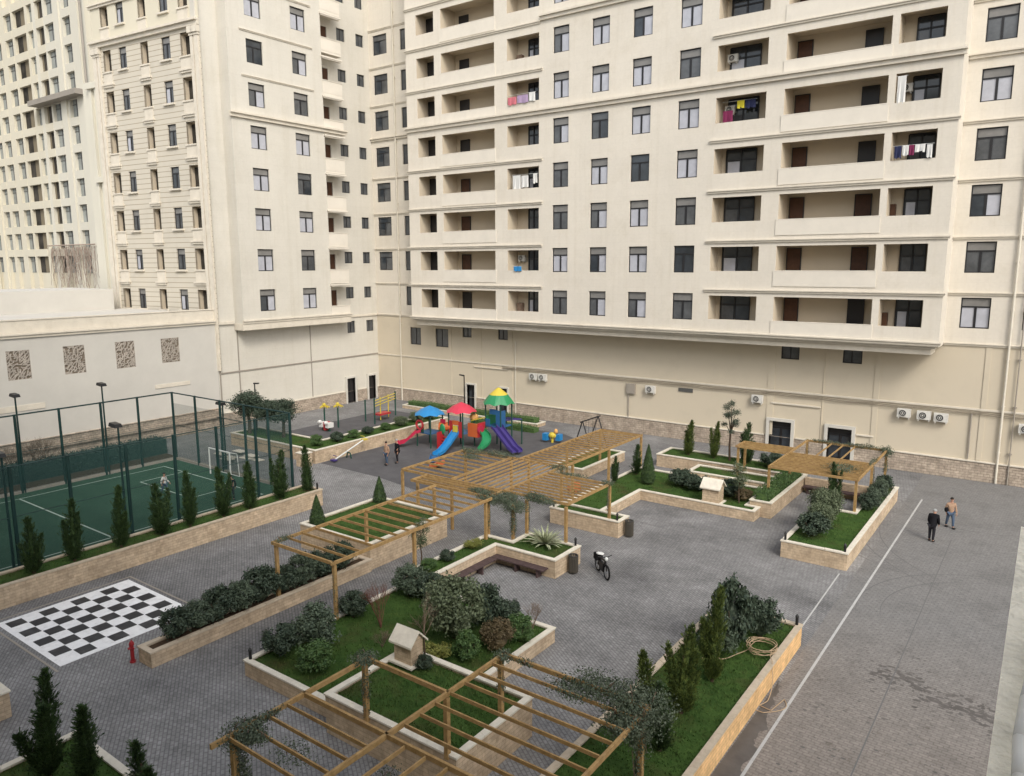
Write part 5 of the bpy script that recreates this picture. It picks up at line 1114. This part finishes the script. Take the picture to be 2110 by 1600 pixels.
def ivy(label,clumps,n,loc,seed,ls=.06,vines=[]):
    """clumps: (x,y,z,rx,ry,rz)"""
    rg=random.Random(seed); t=thing('ivy',label,'ivy',loc); mb=MB(); tot=sum((c[3]*c[4]+c[4]*c[5]+c[3]*c[5]) for c in clumps)
    for c in clumps:
        for _ in range(int(n*(c[3]*c[4]+c[4]*c[5]+c[3]*c[5])/tot)):
            v=Vector((rg.gauss(0,1),rg.gauss(0,1),rg.gauss(0,1))).normalized(); r=rg.uniform(.2,1)**.6
            w_=1+.25*math.sin(7*v.x+5*v.z+seed); leaf(mb,(c[0]+v.x*r*c[3]*w_,c[1]+v.y*r*c[4]*w_,c[2]+v.z*r*c[5]*w_),v,rg.uniform(.7,1.3)*ls,rg.uniform(.5,.9)*ls,rg)
    mb.build('leaves','leaf_ivy',t); mb=MB()
    for c in clumps:
        for i in range(3):
            p=Vector((c[0]+rg.uniform(-.5,.5)*c[3],c[1]+rg.uniform(-.5,.5)*c[4],c[2]-c[5]*.8)); pts=[p]
            for j in range(5): pts.append(pts[-1]+Vector((rg.uniform(-.1,.1)*max(c[3],.3),rg.uniform(-.1,.1)*max(c[4],.3),c[5]*.33)))
            mb.tube(pts,.012,4)
    mb.build('vines','twig',t)
ivy('thick ivy wrapped round the right corner post of the nearest pergola',[(-7.75,16.0,3.0,.95,.95,.55),(-8.8,16.1,3.08,1.1,.65,.28),(-7.9,15.3,2.8,.6,.6,.35),(-7.6,15.2,2.98,.4,.6,.18),(-7.7,16.0,2.2,.35,.35,.6),(-7.7,16,1.3,.16,.16,.6),(-9.5,15.7,3.0,.8,.5,.12)],13000,(-7.7,16,.75),81)
ivy('dense dark ivy column on the left near post of the nearest pergola',[(-15.0,9.45,1.5,.26,.26,1.45),(-15.0,9.6,2.9,.5,.6,.32),(-15.0,10.2,3.0,.16,.5,.14),(-14.5,9.6,3.02,.4,.3,.1)],6500,(-15,9.3,0),82)
ivy('small leafy tuft on the back left post of the nearest pergola',[(-15.05,13.55,3.05,.42,.42,.16),(-15.05,13.55,2.1,.14,.14,.8)],1500,(-15,13.5,1.1),83)
ivy('small ivy tuft on the far middle post of the nearest pergola',[(-12.0,16.0,3.0,.32,.32,.16),(-11.3,16.1,3.0,.4,.14,.1),(-12.05,15.95,2.2,.12,.12,.6)],1200,(-12,16,1.1),84)
ivy('ivy on the heavy middle front post of the wide pergola',[(-20.5,28.2,1.7,.2,.2,.85),(-20.5,28.3,2.55,.8,.7,.4),(-19.6,29.3,2.75,1.0,.4,.2),(-21.2,28.4,2.7,.6,.4,.25)],7000,(-20.5,28.2,.8),85)
ivy('ivy on the left front post of the wide pergola over the yucca planter',[(-21.9,28.05,1.6,.12,.12,.8),(-22,28.2,2.65,.8,.6,.32),(-22.8,28.6,2.8,.8,.35,.12),(-21.2,28.8,2.8,.6,.4,.12)],5500,(-21.9,28,.8),86)
ivy('ivy on the right back post beside the yucca',[(-20.4,29.3,1.7,.1,.1,.8),(-20.2,29.5,2.75,.6,.35,.2)],1500,(-20.4,29.3,.8),87)
ivy('ivy mat spreading over the back corner of the wide pergola near the slides',[(-28.2,34.6,2.85,1.0,.6,.18),(-26.4,34.9,2.85,1.3,.5,.2),(-27.5,33.6,2.8,.8,.5,.08)],3000,(-27.5,34.8,0),88)
ivy('thin ivy over the joint of the wide and the far pergolas',[(-22.0,34.6,2.8,.6,.5,.15),(-20.6,33.7,2.8,1.1,.3,.12),(-18.3,33.5,2.8,.4,.4,.15),(-18.25,33.5,1.8,.1,.1,.8)],1900,(-20.5,33.8,0),89)
ivy('ivy strand along the back beam of the right-hand pergola',[(-11.6,50,2.7,1.2,.14,.14),(-9.4,50,2.72,1.3,.2,.18),(-8.0,49.9,2.6,.45,.4,.35),(-8.0,50,1.6,.14,.14,.9),(-12.7,50,1.8,.12,.12,.8),(-8,46.1,1.8,.1,.1,.7)],4600,(-10,50,0),90)
ivy('ivy patch on the slats at the front right of the right-hand pergola',[(-9.2,44.0,2.72,1.0,1.1,.07),(-8.1,46.5,2.7,.2,1.3,.1)],1500,(-9,44,0),91)
ivy('light ivy on the left posts of the long narrow pergola',[(-25.25,18.15,1.7,.1,.1,1.0),(-25.2,18.5,2.85,.3,.5,.1),(-21.6,18.1,1.6,.1,.1,1.0)],900,(-25.2,18.1,.5),92)
ivy('thin leafy twigs trailing under the near slats at the bottom edge',[(-11.2,10.6,2.7,.5,.5,.15),(-13.4,9.8,2.9,.7,.5,.1)],900,(-11.5,10.5,0),93,.05)
# bare climber on the far tower
rg=random.Random(95); t=thing('climbing_plant','bare brown climbing plant hanging over the lowest floors of the far tower','climber',(-119,54.5,10)); mb=MB()
for i in range(110):
    x=rg.uniform(-126.5,-111.8); z=16.9-abs(rg.gauss(0,1.2))*.3; pts=[Vector((x,53.4+rg.uniform(-.2,.2),z))]
    for j in range(rg.choice((3,5,8,10))): pts.append(pts[-1]+Vector((rg.uniform(-.5,.5),rg.uniform(-.08,.08),-rg.uniform(.3,.95))))
    mb.tube(pts,.035,3)
mb.cyl((-126.5,53.3,17),(-111.8,53.3,17),.1,n=5); mb.build('branches','twig_pale',t)
plant('bareb',-54.9,21.5,.0,2.6,2.6,'grey bare thicket behind the teal hedge near the left edge','shrub','bare_shrub')
plant('bareb',-55.5,19.6,.0,2.2,2.4,'second bare thicket behind the teal hedge, cut by the left edge','shrub','bare_shrub')
# ================================================================ PLAYGROUND
def slide(pts,w,col,label_parent,name='slide'):
    """trough slide along pts"""
    mb=MB(); n=len(pts)
    for i in range(n-1):
        a=Vector(pts[i]);b=Vector(pts[i+1]); d=(b-a); d.z=0; d.normalize(); s=Vector((-d.y,d.x,0))
        h=w/2
        for u0,u1,z0,z1 in ((-h,h,0,.04),(-h-.04,-h,0,.22),(h,h+.04,0,.22)):
            mb.hexa([a+s*u0+Vector((0,0,z0)),b+s*u0+Vector((0,0,z0)),b+s*u1+Vector((0,0,z0)),a+s*u1+Vector((0,0,z0)),a+s*u0+Vector((0,0,z1)),b+s*u0+Vector((0,0,z1)),b+s*u1+Vector((0,0,z1)),a+s*u1+Vector((0,0,z1))])
    return mb.build(name,col,label_parent)
t=thing('play_tower','big colourful climbing tower with slides and petal roofs on the rubber ground','play structure',(-36.5,44,0))
def roof(x,y,z0,z1,r,col,col2=None):
    mb=MB(); n=16; 
    for i in range(n):
        a=2*math.pi*i/n;b=2*math.pi*(i+1)/n; ra=r*(1+.12*(i%2)); rb=r*(1+.12*((i+1)%2)); zm=z0+(z1-z0)*.55
        P=lambda q,rr,z:(x+rr*math.cos(q),y+rr*math.sin(q),z)
        da=.10*((i)%2); db=.10*((i+1)%2)
        mb.quad(P(a,ra,z0-da),P(b,rb,z0-db),P(b,r*.62,zm),P(a,r*.62,zm),col); mb.quad(P(a,r*.62,zm),P(b,r*.62,zm),P(b,r*.1,z1),P(a,r*.1,z1),col2 or col)
        mb.tri(P(a,r*.1,z1),P(b,r*.1,z1),(x,y,z1+.04),col2 or col); mb.quad(P(a,ra,z0-da),P(b,rb,z0-db),P(b,.1,z0+.05),P(a,.1,z0+.05),col)
    mb.build('roof',None,t)
def tower(x,y,r,ztop,zp,pc='greendk'):
    for dx in (-r,r):
        for dy in (-r,r):
            mb=MB(); mb.cyl((x+dx,y+dy,0),(x+dx,y+dy,ztop),.06,n=9); mb.build('post',pc,t)
    mb=MB(); mb.box(x-r,x+r,y-r,y+r,zp-.08,zp); mb.build('platform','bluedk',t)
tower(-39.2,42.9,.7,2.65,1.15); roof(-39.2,42.9,2.6,3.15,1.12,'blue')
tower(-36.9,44.0,.7,2.95,1.25); roof(-36.9,44.0,2.9,3.5,1.12,'pinkred')
tower(-34.5,45.6,.72,3.65,1.75); roof(-34.5,45.6,3.55,4.65,1.15,'green','yellow')
def panel(x0,x1,y0,y1,z0,z1,k,name='panel'): mb=MB(); mb.box(x0,x1,y0,y1,z0,z1); return mb.build(name,k,t)
# front panels of the towers and the bridges between them
panel(-39.85,-39.2,42.17,42.22,1.15,1.6,'greendk'); 
mb=MB(); mb.torus((-39.55,42.12,1.75),(0,1,0),.33,.09,18,8); mb.build('arch_ring','red',t)
mb=MB(); mb.cyl((-38.45,43.2,1.55),(-37.6,43.6,1.6),.36,n=14,caps=False); mb.cyl((-38.45,43.25,1.55),(-37.6,43.65,1.6),.33,n=14); mb.build('tunnel','orange',t)
mb=MB(); mb.blob((-38.0,43.0,1.45),(.3,.1,.42)); mb.build('bubble_panel','green',t)
panel(-38.3,-37.8,43.1,43.16,1.9,2.2,'crimson')
panel(-37.6,-37.2,43.27,43.33,1.0,2.15,'red'); panel(-36.6,-36.2,43.27,43.33,.9,2.15,'red'); panel(-37.2,-36.6,43.26,43.31,1.85,2.2,'orange'); panel(-37.15,-36.7,43.24,43.29,1.3,1.8,'yellow')
panel(-36.2,-35.3,43.9,44.0,.95,2.0,'orange'); panel(-35.3,-35.2,43.95,44.8,.95,2.05,'red')
mb=MB(); mb.cyl((-35.25,44.2,1.55),(-35.12,44.2,1.55),.34,n=14); mb.build('porthole','crimson',t)
mb=MB(); mb.blob((-36.3,44.8,2.3),(.35,.35,.3)); mb.build('ball','orange_board',t)
panel(-35.2,-34.8,44.83,44.89,1.75,2.3,'bluedk'); panel(-34.2,-33.8,44.83,44.89,1.75,3.05,'bluedk'); panel(-34.8,-34.2,44.83,44.89,2.7,3.1,'bluedk'); panel(-33.83,-33.77,44.95,45.5,1.75,3.0,'bluedk'); panel(-35.24,-35.18,44.95,46.2,1.75,2.5,'green')
mb=MB(); mb.box(-36.2,-35.2,44.3,45.1,1.45,1.52); mb.cyl((-36.2,44.3,2.1),(-35.2,44.8,2.4),.03,n=6); mb.build('bridge','yellow',t)
slide([(-39.6,42.2,1.2),(-39.8,41.95,1.1),(-40.1,41.7,.75),(-40.5,41.45,.35),(-40.9,41.2,.22),(-41.1,41.05,.22)],.55,'crimson',t)
slide([(-36.9,43.3,1.25),(-36.8,43.0,1.15),(-36.5,41.8,.6),(-36.3,40.9,.28),(-36.2,40.2,.2)],.55,'blue',t)
sp=[]
for i in range(15):
    s=i/14; a=-.3+s*2.6; sp.append((-35.3+.85*math.sin(a)*1.0+.1,44.4-1.0*(1-math.cos(a))*.75,1.5-1.3*s))
slide(sp,.6,'green',t)
slide([(-33.9,44.9,1.8),(-33.7,44.8,1.7),(-32.2,44.6,.45),(-31.7,44.55,.2)],.42,'purple',t); slide([(-34.1,44.45,1.75),(-33.9,44.35,1.7),(-32.4,44.15,.45),(-31.9,44.1,.2)],.42,'purple',t)
slide([(-35.75,39.6,.34),(-35.5,39.2,.24),(-35.2,38.8,.15)],.5,'bluedk',t,'slide_foot')
for x,y in ((-33.6,47.4),(-34.8,47.0)): mb=MB(); mb.cyl((x,y,0),(x,y,2.0),.06,n=8); mb.build('post','greendk',t)
mb=MB(); mb.cyl((-34.3,46.1,2.05),(-33.6,47.4,2.0),.05,n=6); mb.cyl((-35.0,46.2,2.05),(-34.8,47.2,2.0),.05,n=6)
for i in range(6): mb.cyl((-35.0+.03*i,46.2+.2*i,2.05),(-34.25+.12*i,46.2+.22*i,2.05),.025,n=5)
mb.build('monkey_bars','purple',t)
mb=MB()
for i in range(5): mb.box(-38.0,-37.4,42.5+.12*i,42.62+.12*i,.2*i,.2*i+.05)
mb.box(-38.05,-38,42.4,43.2,0,1.3); mb.build('stairs','red',t)
s=thing('seesaw','long seesaw with white beam and purple seat beside the retaining planter','seesaw',(-41.4,36.4,0))
mb=MB(); mb.cyl((-41.4,35.1,.15),(-41.38,38.0,1.12),.05,n=8); mb.build('beam','white_metal',s)
mb=MB(); mb.box(-41.6,-41.2,34.9,35.25,.12,.22); mb.cyl((-41.6,35.2,.45),(-41.2,35.2,.45),.025,n=6); mb.build('seat','purple',s)
mb=MB(); mb.box(-41.6,-41.2,37.9,38.25,1.08,1.18); mb.cyl((-41.6,37.9,1.4),(-41.2,37.9,1.4),.025,n=6); mb.build('seat','yellow',s)
mb=MB(); mb.tube([(-41.65,36.5,.02),(-41.55,36.5,.42),(-41.25,36.5,.42),(-41.15,36.5,.02)],.05,7); mb.build('base','greendk',s)
for x,y,l in ((-50.9,42.3,'left palm shaped yellow play pole on the upper playground'),(-50.2,43.2,'right palm shaped yellow play pole on the upper playground')):
    s=thing('play_pole',l,'play pole',(x,y,0),'yellow topped play poles'); mb=MB(); mb.cyl((x,y,0),(x,y,1.95),.07,n=8); mb.build('post','greendk',s); mb=MB()
    for i in range(7):
        a=i*.9; mb.hexa([(x,y,2.0),(x+.06,y+.06,2.0),(x+.45*math.cos(a)+.06,y+.45*math.sin(a),1.8),(x+.45*math.cos(a),y+.45*math.sin(a)+.06,1.8),(x,y,2.12),(x+.06,y+.06,2.12),(x+.42*math.cos(a)+.06,y+.42*math.sin(a),1.9),(x+.42*math.cos(a),y+.42*math.sin(a)+.06,1.9)])
    mb.blob((x,y,2.1),(.16,.16,.14)); mb.build('leaf_top','yellow',s)
s=thing('spring_rocker','white and red rocking seats between the yellow play poles','rocker',(-49.9,42.0,0)); mb=MB()
for x in (-50.4,-49.6): mb=MB(); mb.box(x-.2,x+.2,41.4,42.0,.35,.75); mb.blob((x,41.35,.8),(.16,.2,.16)); mb.build('seat','cloth_white',s)
0; mb=MB(); mb.box(-50.15,-49.85,41.5,42.0,.1,.8); mb.build('body','red',s); mb=MB()
for x in (-50.4,-49.6): mb.cyl((x,41.7,0),(x,41.7,.35),.09,n=8)
mb.build('spring','greendk',s)
s=thing('jungle_gym','climbing bars with black posts and yellow bars near the far left doors','jungle gym',(-49.3,48,0))
for x,y,h in ((-48.6,46.0,2.35),(-50.0,50.0,2.3),(-50.2,46.4,2.0)): mb=MB(); mb.cyl((x,y,0),(x,y,h),.07,n=8); mb.build('post','greendk',s)
mb=MB()
for x,y in ((-49.2,47.3),(-49.6,48.7)): mb.cyl((x,y,.1),(x,y,2.2),.05,n=7)
for z in (1.6,1.85,2.1): mb.cyl((-48.6,46.0,z),(-50.0,50.0,z),.04,n=6)
mb.build('bar','yellow',s); mb=MB(); mb.box(-49.8,-49.0,47.0,48.4,.55,.7); mb.build('step','red',s)
s=thing('swing_set','black double A-frame swing standing behind the far pergola','swing',(-28,48,0))
for (y) in (47.1,49.4):
    for dx in (-.9,.9): mb=MB(); mb.cyl((-27.9+dx,y,0),(-27.9,y,2.6),.045,n=7); mb.build('leg','lampblack',s)
mb=MB(); mb.cyl((-27.9,46.8,2.55),(-27.9,49.7,2.55),.05,n=7); mb.build('beam','lampblack',s)
for y in (47.8,48.8):
    mb=MB(); mb.cyl((-27.9,y-.2,2.55),(-27.9,y-.2,.6),.012,n=4); mb.cyl((-27.9,y+.2,2.55),(-27.9,y+.2,.6),.012,n=4); mb.box(-28.05,-27.75,y-.25,y+.25,.5,.58); mb.build('seat','lampblack',s)
s=thing('spring_rocker','small blue and yellow animal rocker by the far pergola','rocker',(-31.9,49.2,0)); mb=MB(); mb.box(-32.6,-32.2,48.8,49.3,.2,.75); mb.box(-31.6,-31.25,49.2,49.7,.2,.7); mb.build('side','blue',s); mb=MB(); mb.blob((-31.9,49.2,.6),(.35,.25,.25)); mb.cyl((-31.9,49.2,0),(-31.9,49.2,.4),.1,n=8); mb.build('body','yellow',s); mb=MB(); mb.blob((-31.6,49.25,.95),(.16,.16,.2)); mb.build('head','orange_board',s)
s=thing('ride_on_toy','little orange toy seen through the slats of the far pergola','toy',(-23.5,39.0,0)); mb=MB(); mb.box(-23.9,-23.3,38.6,39.2,.12,.4); mb.blob((-23.4,38.9,.5),(.25,.2,.25)); mb.build('body','orange',s); mb=MB()
for x in (-23.8,-23.4):
    for y in (38.55,39.2): mb.cyl((x,y,.1),(x,y+.06,.1),.1,n=10)
mb.build('wheel','tyre',s)
s=thing('play_cubes','red ladder blocks at the foot of the blue slide','toy',(-34.2,38.2,0)); mb=MB(); 
for i in range(4): mb.box(-34.7+.22*i,-34.5+.22*i,37.8,38.5,.1*i,.1*i+.25)
mb.build('body','orange',s)
# ================================================================ BICYCLE
p1=Vector((-15.5,28.45,0)); p2=Vector((-16.35,29.15,0)); d=(p2-p1).normalized(); side=Vector((-d.y,d.x,0)); Z=Vector((0,0,1)); c0=(p1+p2)/2
s=thing('bicycle','parked black bicycle with a white covered saddle in the open court','bicycle',tuple(c0)); r=.34
f=p1+Z*r; b=p2+Z*r
for c,nm in ((f,'front'),(b,'rear')):
    w=MB(); w.torus(c,side,r-.03,.045,26,7); wo=w.build('wheel','tyre',s)
    w=MB(); w.torus(c,side,r-.07,.014,24,5)
    for i in range(10): a=i*math.pi/5; w.cyl(c,c+(d*math.cos(a)+Z*math.sin(a))*(r-.07),.006,n=4)
    w.cyl(c-side*.05,c+side*.05,.04,n=8); w.build('rim','chrome',wo)
bb=c0+Z*.32; st=b+(f-b)*.28+Z*.42; hd=f-d*-.0+(b-f)*.16+Z*.45
mb=MB(); mb.tube([b,bb,hd],.045,7); mb.tube([bb,st],.05,7); mb.tube([st,hd],.045,7); mb.tube([st,b],.04,6); mb.tube([hd+Z*.12,f],.03,6); mb.hexa([bb-side*.07-d*.2-Z*.1,bb+side*.07-d*.2-Z*.1,bb+side*.07+d*.25-Z*.1,bb-side*.07+d*.25-Z*.1,bb-side*.06-d*.2+Z*.28,bb+side*.06-d*.2+Z*.28,bb+side*.06+d*.25+Z*.3,bb-side*.06+d*.25+Z*.3]); mb.build('frame','lampblack',s)
mb=MB(); q=hd+Z*.2; mb.tube([q-side*.33+d*.08+Z*.03,q-side*.1,q+side*.1,q+side*.33+d*.08+Z*.03],.022,6); mb.tube([hd,q],.03,6); mb.build('handlebar','lampblack',s)
mb=MB(); mb.blob(st+Z*.16-d*-.05,(.2,.13,.06),jit=.15); mb.build('saddle','cloth_white',s)
mb=MB(); mb.blob(q-d*.1-Z*.05,(.08,.08,.09)); mb.build('headlight','white_metal',s)
mb=MB(); mb.hexa([st-side*.16+d*.1-Z*.2,st+side*.16+d*.1-Z*.2,st+side*.16+d*.5-Z*.2,st-side*.16+d*.5-Z*.2,st-side*.15+d*.1+Z*.08,st+side*.15+d*.1+Z*.08,st+side*.15+d*.5+Z*.08,st-side*.15+d*.5+Z*.08]); mb.build('rack_bag','cloth_black',s)
mb=MB(); mb.tube([bb+side*.1,bb+side*.12-Z*.17,bb+side*.2-Z*.17],.014,5); mb.tube([bb-side*.1,bb-side*.12+Z*.17,bb-side*.2+Z*.17],.014,5); mb.build('pedal','lampblack',s)
# ================================================================ PEOPLE
def skin_obj(name,verts,edges,radii,mt,parent,root=0,sub=1):
    base=W[parent.name]; me=bpy.data.meshes.new(name); me.from_pydata([tuple(v) for v in verts],edges,[]); me.materials.append(M[mt]); o=bpy.data.objects.new(name,me); C.objects.link(o); o.parent=parent; W[o.name]=base.copy()
    md=o.modifiers.new('Skin','SKIN'); md.use_smooth_shade=True
    sv=me.skin_vertices[0].data
    for i,r in enumerate(radii): sv[i].radius=(r,r) if not isinstance(r,tuple) else r; sv[i].use_root=(i==root)
    if sub: o.modifiers.new('Subdivision','SUBSURF').levels=sub; o.modifiers[-1].render_levels=sub
    return o
def person(x,y,face,H,label,top,bottom,hair,lean=0,step=.12,arms=((.05,.0),(.05,0)),bag=None,coat=0,crouch=0):
    """face: heading in degrees of the direction looked at (0 = +Y); lean forward in metres at the head"""
    t=thing('person',label,'person',(x,y,0)); a=math.radians(face); fw=Vector((math.sin(a),math.cos(a),0)); rt=Vector((math.cos(a),-math.sin(a),0)); k=H/1.75
    def P(r,f,z): return rt*(r*k)+fw*((f)*k)+Vector((0,0,z*k))
    hz=.92-crouch; L=lambda z: lean*max(0,(z-hz))/ .8
    V=[P(0,L(hz),hz),P(0,L(1.12),1.12-crouch*.6),P(0,L(1.34),1.36-crouch*.6),P(0,L(1.47)+.01,1.47-crouch*.6-lean*.15),P(0,L(1.55)+.03,1.56-crouch*.6-lean*.25),P(0,L(1.63)+.04,1.66-crouch*.6-lean*.3),P(0,L(1.7)+.03,1.73-crouch*.6-lean*.3)]
    Rr=[.14,.125,.15,.055,.075,.088,.05]; E=[(0,1),(1,2),(2,3),(3,4),(4,5),(5,6)]; 
    ls=[]
    for s,(sd) in enumerate((-1,1)):
        fs=step*(1 if s==0 else -1); i=len(V); kn=.49-crouch*.3
        V+=[P(.09*sd,fs*.1+L(hz),.86-crouch),P(.1*sd,fs*.6+.03+crouch*.5,kn),P(.1*sd,fs-.02,.10),P(.11*sd,fs+.13,.04)]; Rr+=[.085,.058,.04,.038]; E+=[(0,i),(i,i+1),(i+1,i+2),(i+2,i+3)]; ls.append(i)
    as_=[]
    for s,(sd) in enumerate((-1,1)):
        ox,of=arms[s]; i=len(V); sh=1.40-crouch*.6-lean*.1; f0=L(1.4)
        V+=[P(.19*sd,f0,sh),P((.23+ox)*sd,f0-.03+of*.3,sh-.29),P((.22+ox*.6)*sd,f0+.06+of,sh-.53+abs(of)*.35),P((.215+ox*.5)*sd,f0+.08+of*1.1,sh-.61+abs(of)*.42)]; Rr+=[.055,.042,.028,.032]; E+=[(2,i),(i,i+1),(i+1,i+2),(i+2,i+3)]; as_.append(i)
        h0=V[-1]; dn=(V[-1]-V[-2]).normalized(); 
        for q,(off,ln) in enumerate(((-.026,.07),(-.009,.08),(.009,.076),(.026,.06))):
            j=len(V); V+=[h0+dn*.035*k+fw*off*k,h0+dn*(.035+ln*.55)*k+fw*off*1.1*k-rt*sd*.008*k,h0+dn*(.03+ln)*k+fw*off*1.1*k-rt*sd*.025*k]; Rr+=[.010,.009,.008]; E+=[(i+3,j),(j,j+1),(j+1,j+2)]
        j=len(V); V+=[h0+fw*.035*k+dn*.0,h0+fw*.05*k+dn*.04*k]; Rr+=[.011,.009]; E+=[(i+3,j),(j,j+1)]
    Rr=[r*k for r in Rr]
    skin_obj('body',V,E,Rr,'skin',t)
    # face
    hc=V[5]; mb=MB(); b0=W[t.name]; w=lambda v:tuple(v+b0)
    mb.blob(w(hc+fw*.088*k-Vector((0,0,.02*k))),(.014*k,.014*k,.02*k),'skin')
    for sd in (-1,1): mb.blob(w(hc+fw*.08*k+rt*.032*sd*k+Vector((0,0,.005))),(.011*k,.011*k,.008*k),'lampblack'); mb.blob(w(hc+rt*.088*sd*k-Vector((0,0,.01))),(.014*k,.018*k,.028*k),'skin')
    mb.blob(w(hc+fw*.08*k-Vector((0,0,.05*k))),(.022*k,.008*k,.006*k),'crimson'); mb.build('face',None,t)
    mb=MB(); 
    mb.blob(w(hc+Vector((0,0,.035*k))-fw*.022*k),(.095*k,.095*k,.085*k),jit=.12); mb.build('hair',hair,t)
    # clothes
    g=.022*k; tv=[V[0]+Vector((0,0,-.05-coat)),V[1],V[2],V[3]+Vector((0,0,-.03))]; te=[(0,1),(1,2),(2,3)]; tr=[(.165+coat*.12)*k,.15*k,.168*k,.075*k]
    for i in as_: 
        j=len(tv); tv+=[V[i],V[i+1],V[i+2]]; tr+=[.078*k,.062*k,.047*k]; te+=[(2,j),(j,j+1),(j+1,j+2)]
    if coat: tr=[r*1.22 for r in tr]
    skin_obj('jacket',tv,te,tr,top,t,1)
    tv=[V[0]];tr=[.155*k];te=[]
    for i in ls: j=len(tv); tv+=[V[i],V[i+1],V[i+2]]; tr+=[.108*k,.08*k,.062*k]; te+=[(0,j),(j,j+1),(j+1,j+2)]
    skin_obj('trousers',tv,te,tr,bottom,t,0)
    mb=MB()
    for i in ls: c=V[i+3]; mb.blob(w(Vector((c.x,c.y,.05*k))-fw*.04*k),(.06*k+abs(fw.x)*.08*k,.06*k+abs(fw.y)*.08*k,.05*k))
    mb.build('shoes','lampblack',t)
    if bag: 
        mb=MB(); c=V[0]+rt*.24*k+Vector((0,0,.12)); mb.blob(w(c),(.11,.11,.14),jit=.1); mb.tube([w(c+Vector((0,0,.1))),w(V[2]+rt*.1),w(V[2]-rt*.15+Vector((0,0,.03)))],.012,5); mb.build('bag',bag,t)
    return t
person(-4.4,42.2,8,1.72,'grey-haired person in a black coat bending forward on the road','cloth_black','cloth_dk','hair_grey',lean=.3,step=.06,arms=((.0,.1),(.0,.1)),coat=.14)
person(-3.9,45.1,150,1.66,'person in a tan jacket with a shoulder bag walking on the road','cloth_tan','cloth_jean','hair_dark',step=.2,arms=((.03,.12),(.03,-.08)),bag='cloth_black')
person(-37.75,36.75,190,1.7,'person in a light top and jeans standing left of the play tower','cloth_tan','cloth_jean','hair_dark',step=.04)
person(-37.55,37.6,200,1.74,'person in dark clothes with pale hair standing next to the one in jeans','cloth_black','cloth_dk','hair_grey',step=.05)
person(-43.9,23.8,60,1.4,'child in a white shirt running on the green court','cloth_white','cloth_jean','hair_dark',step=.26,arms=((.06,.2),(.06,-.15)))
person(-39.6,25.6,-60,1.55,'person in dark clothes on the court behind the sixth cypress','cloth_black','cloth_dk','hair_dark',step=.1)
# ================================================================ WORLD, SUN, CAMERA
sc=bpy.context.scene
w=bpy.data.worlds.new('World'); sc.world=w; w.use_nodes=True; N=w.node_tree.nodes; L=w.node_tree.links
bg=N['Background']; sky=N.new('ShaderNodeTexSky'); sky.sky_type='NISHITA'; sky.sun_disc=False
EL=R(42); AZ=R(128)      # sun behind the camera, to its left
sky.sun_elevation=EL; sky.sun_rotation=AZ; sky.air_density=1.2; sky.dust_density=3.5; sky.ozone_density=1
hs=N.new('ShaderNodeHueSaturation'); hs.inputs['Saturation'].default_value=.38; L.new(sky.outputs[0],hs.inputs['Color'])
L.new(hs.outputs[0],bg.inputs['Color']); bg.inputs['Strength'].default_value=.15
ld=bpy.data.lights.new('sun','SUN'); ld.energy=.9; ld.angle=R(15); ld.color=(1,.93,.82); lo=bpy.data.objects.new('sun',ld); C.objects.link(lo); lo.location=(-20,-20,60)
sd=Vector((math.sin(AZ)*math.cos(EL),math.cos(AZ)*math.cos(EL),math.sin(EL)))
lo.rotation_euler=sd.to_track_quat('Z','Y').to_euler()
lo['kind']='structure'
cd=bpy.data.cameras.new('camera'); cam=bpy.data.objects.new('camera',cd); C.objects.link(cam)
f_,pi_,ro_,h_=1557.73112,.162364810,.00342346604,-.629619061
fw=Vector((math.sin(h_)*math.cos(pi_),math.cos(h_)*math.cos(pi_),-math.sin(pi_))); rt=Vector((math.cos(h_),-math.sin(h_),0)); dn=fw.cross(rt)
r2=rt*math.cos(ro_)+dn*math.sin(ro_); d2=-rt*math.sin(ro_)+dn*math.cos(ro_)
m=Matrix((r2,-d2,-fw)).transposed().to_4x4(); m.translation=(0,0,14); cam.matrix_world=m
cd.sensor_fit='HORIZONTAL'; cd.sensor_width=36; cd.lens=36*f_/2110; cd.clip_start=.1; cd.clip_end=3000
sc.camera=cam
sc.view_settings.view_transform='Standard'; sc.view_settings.look='None'; sc.view_settings.exposure=.72; sc.view_settings.gamma=1
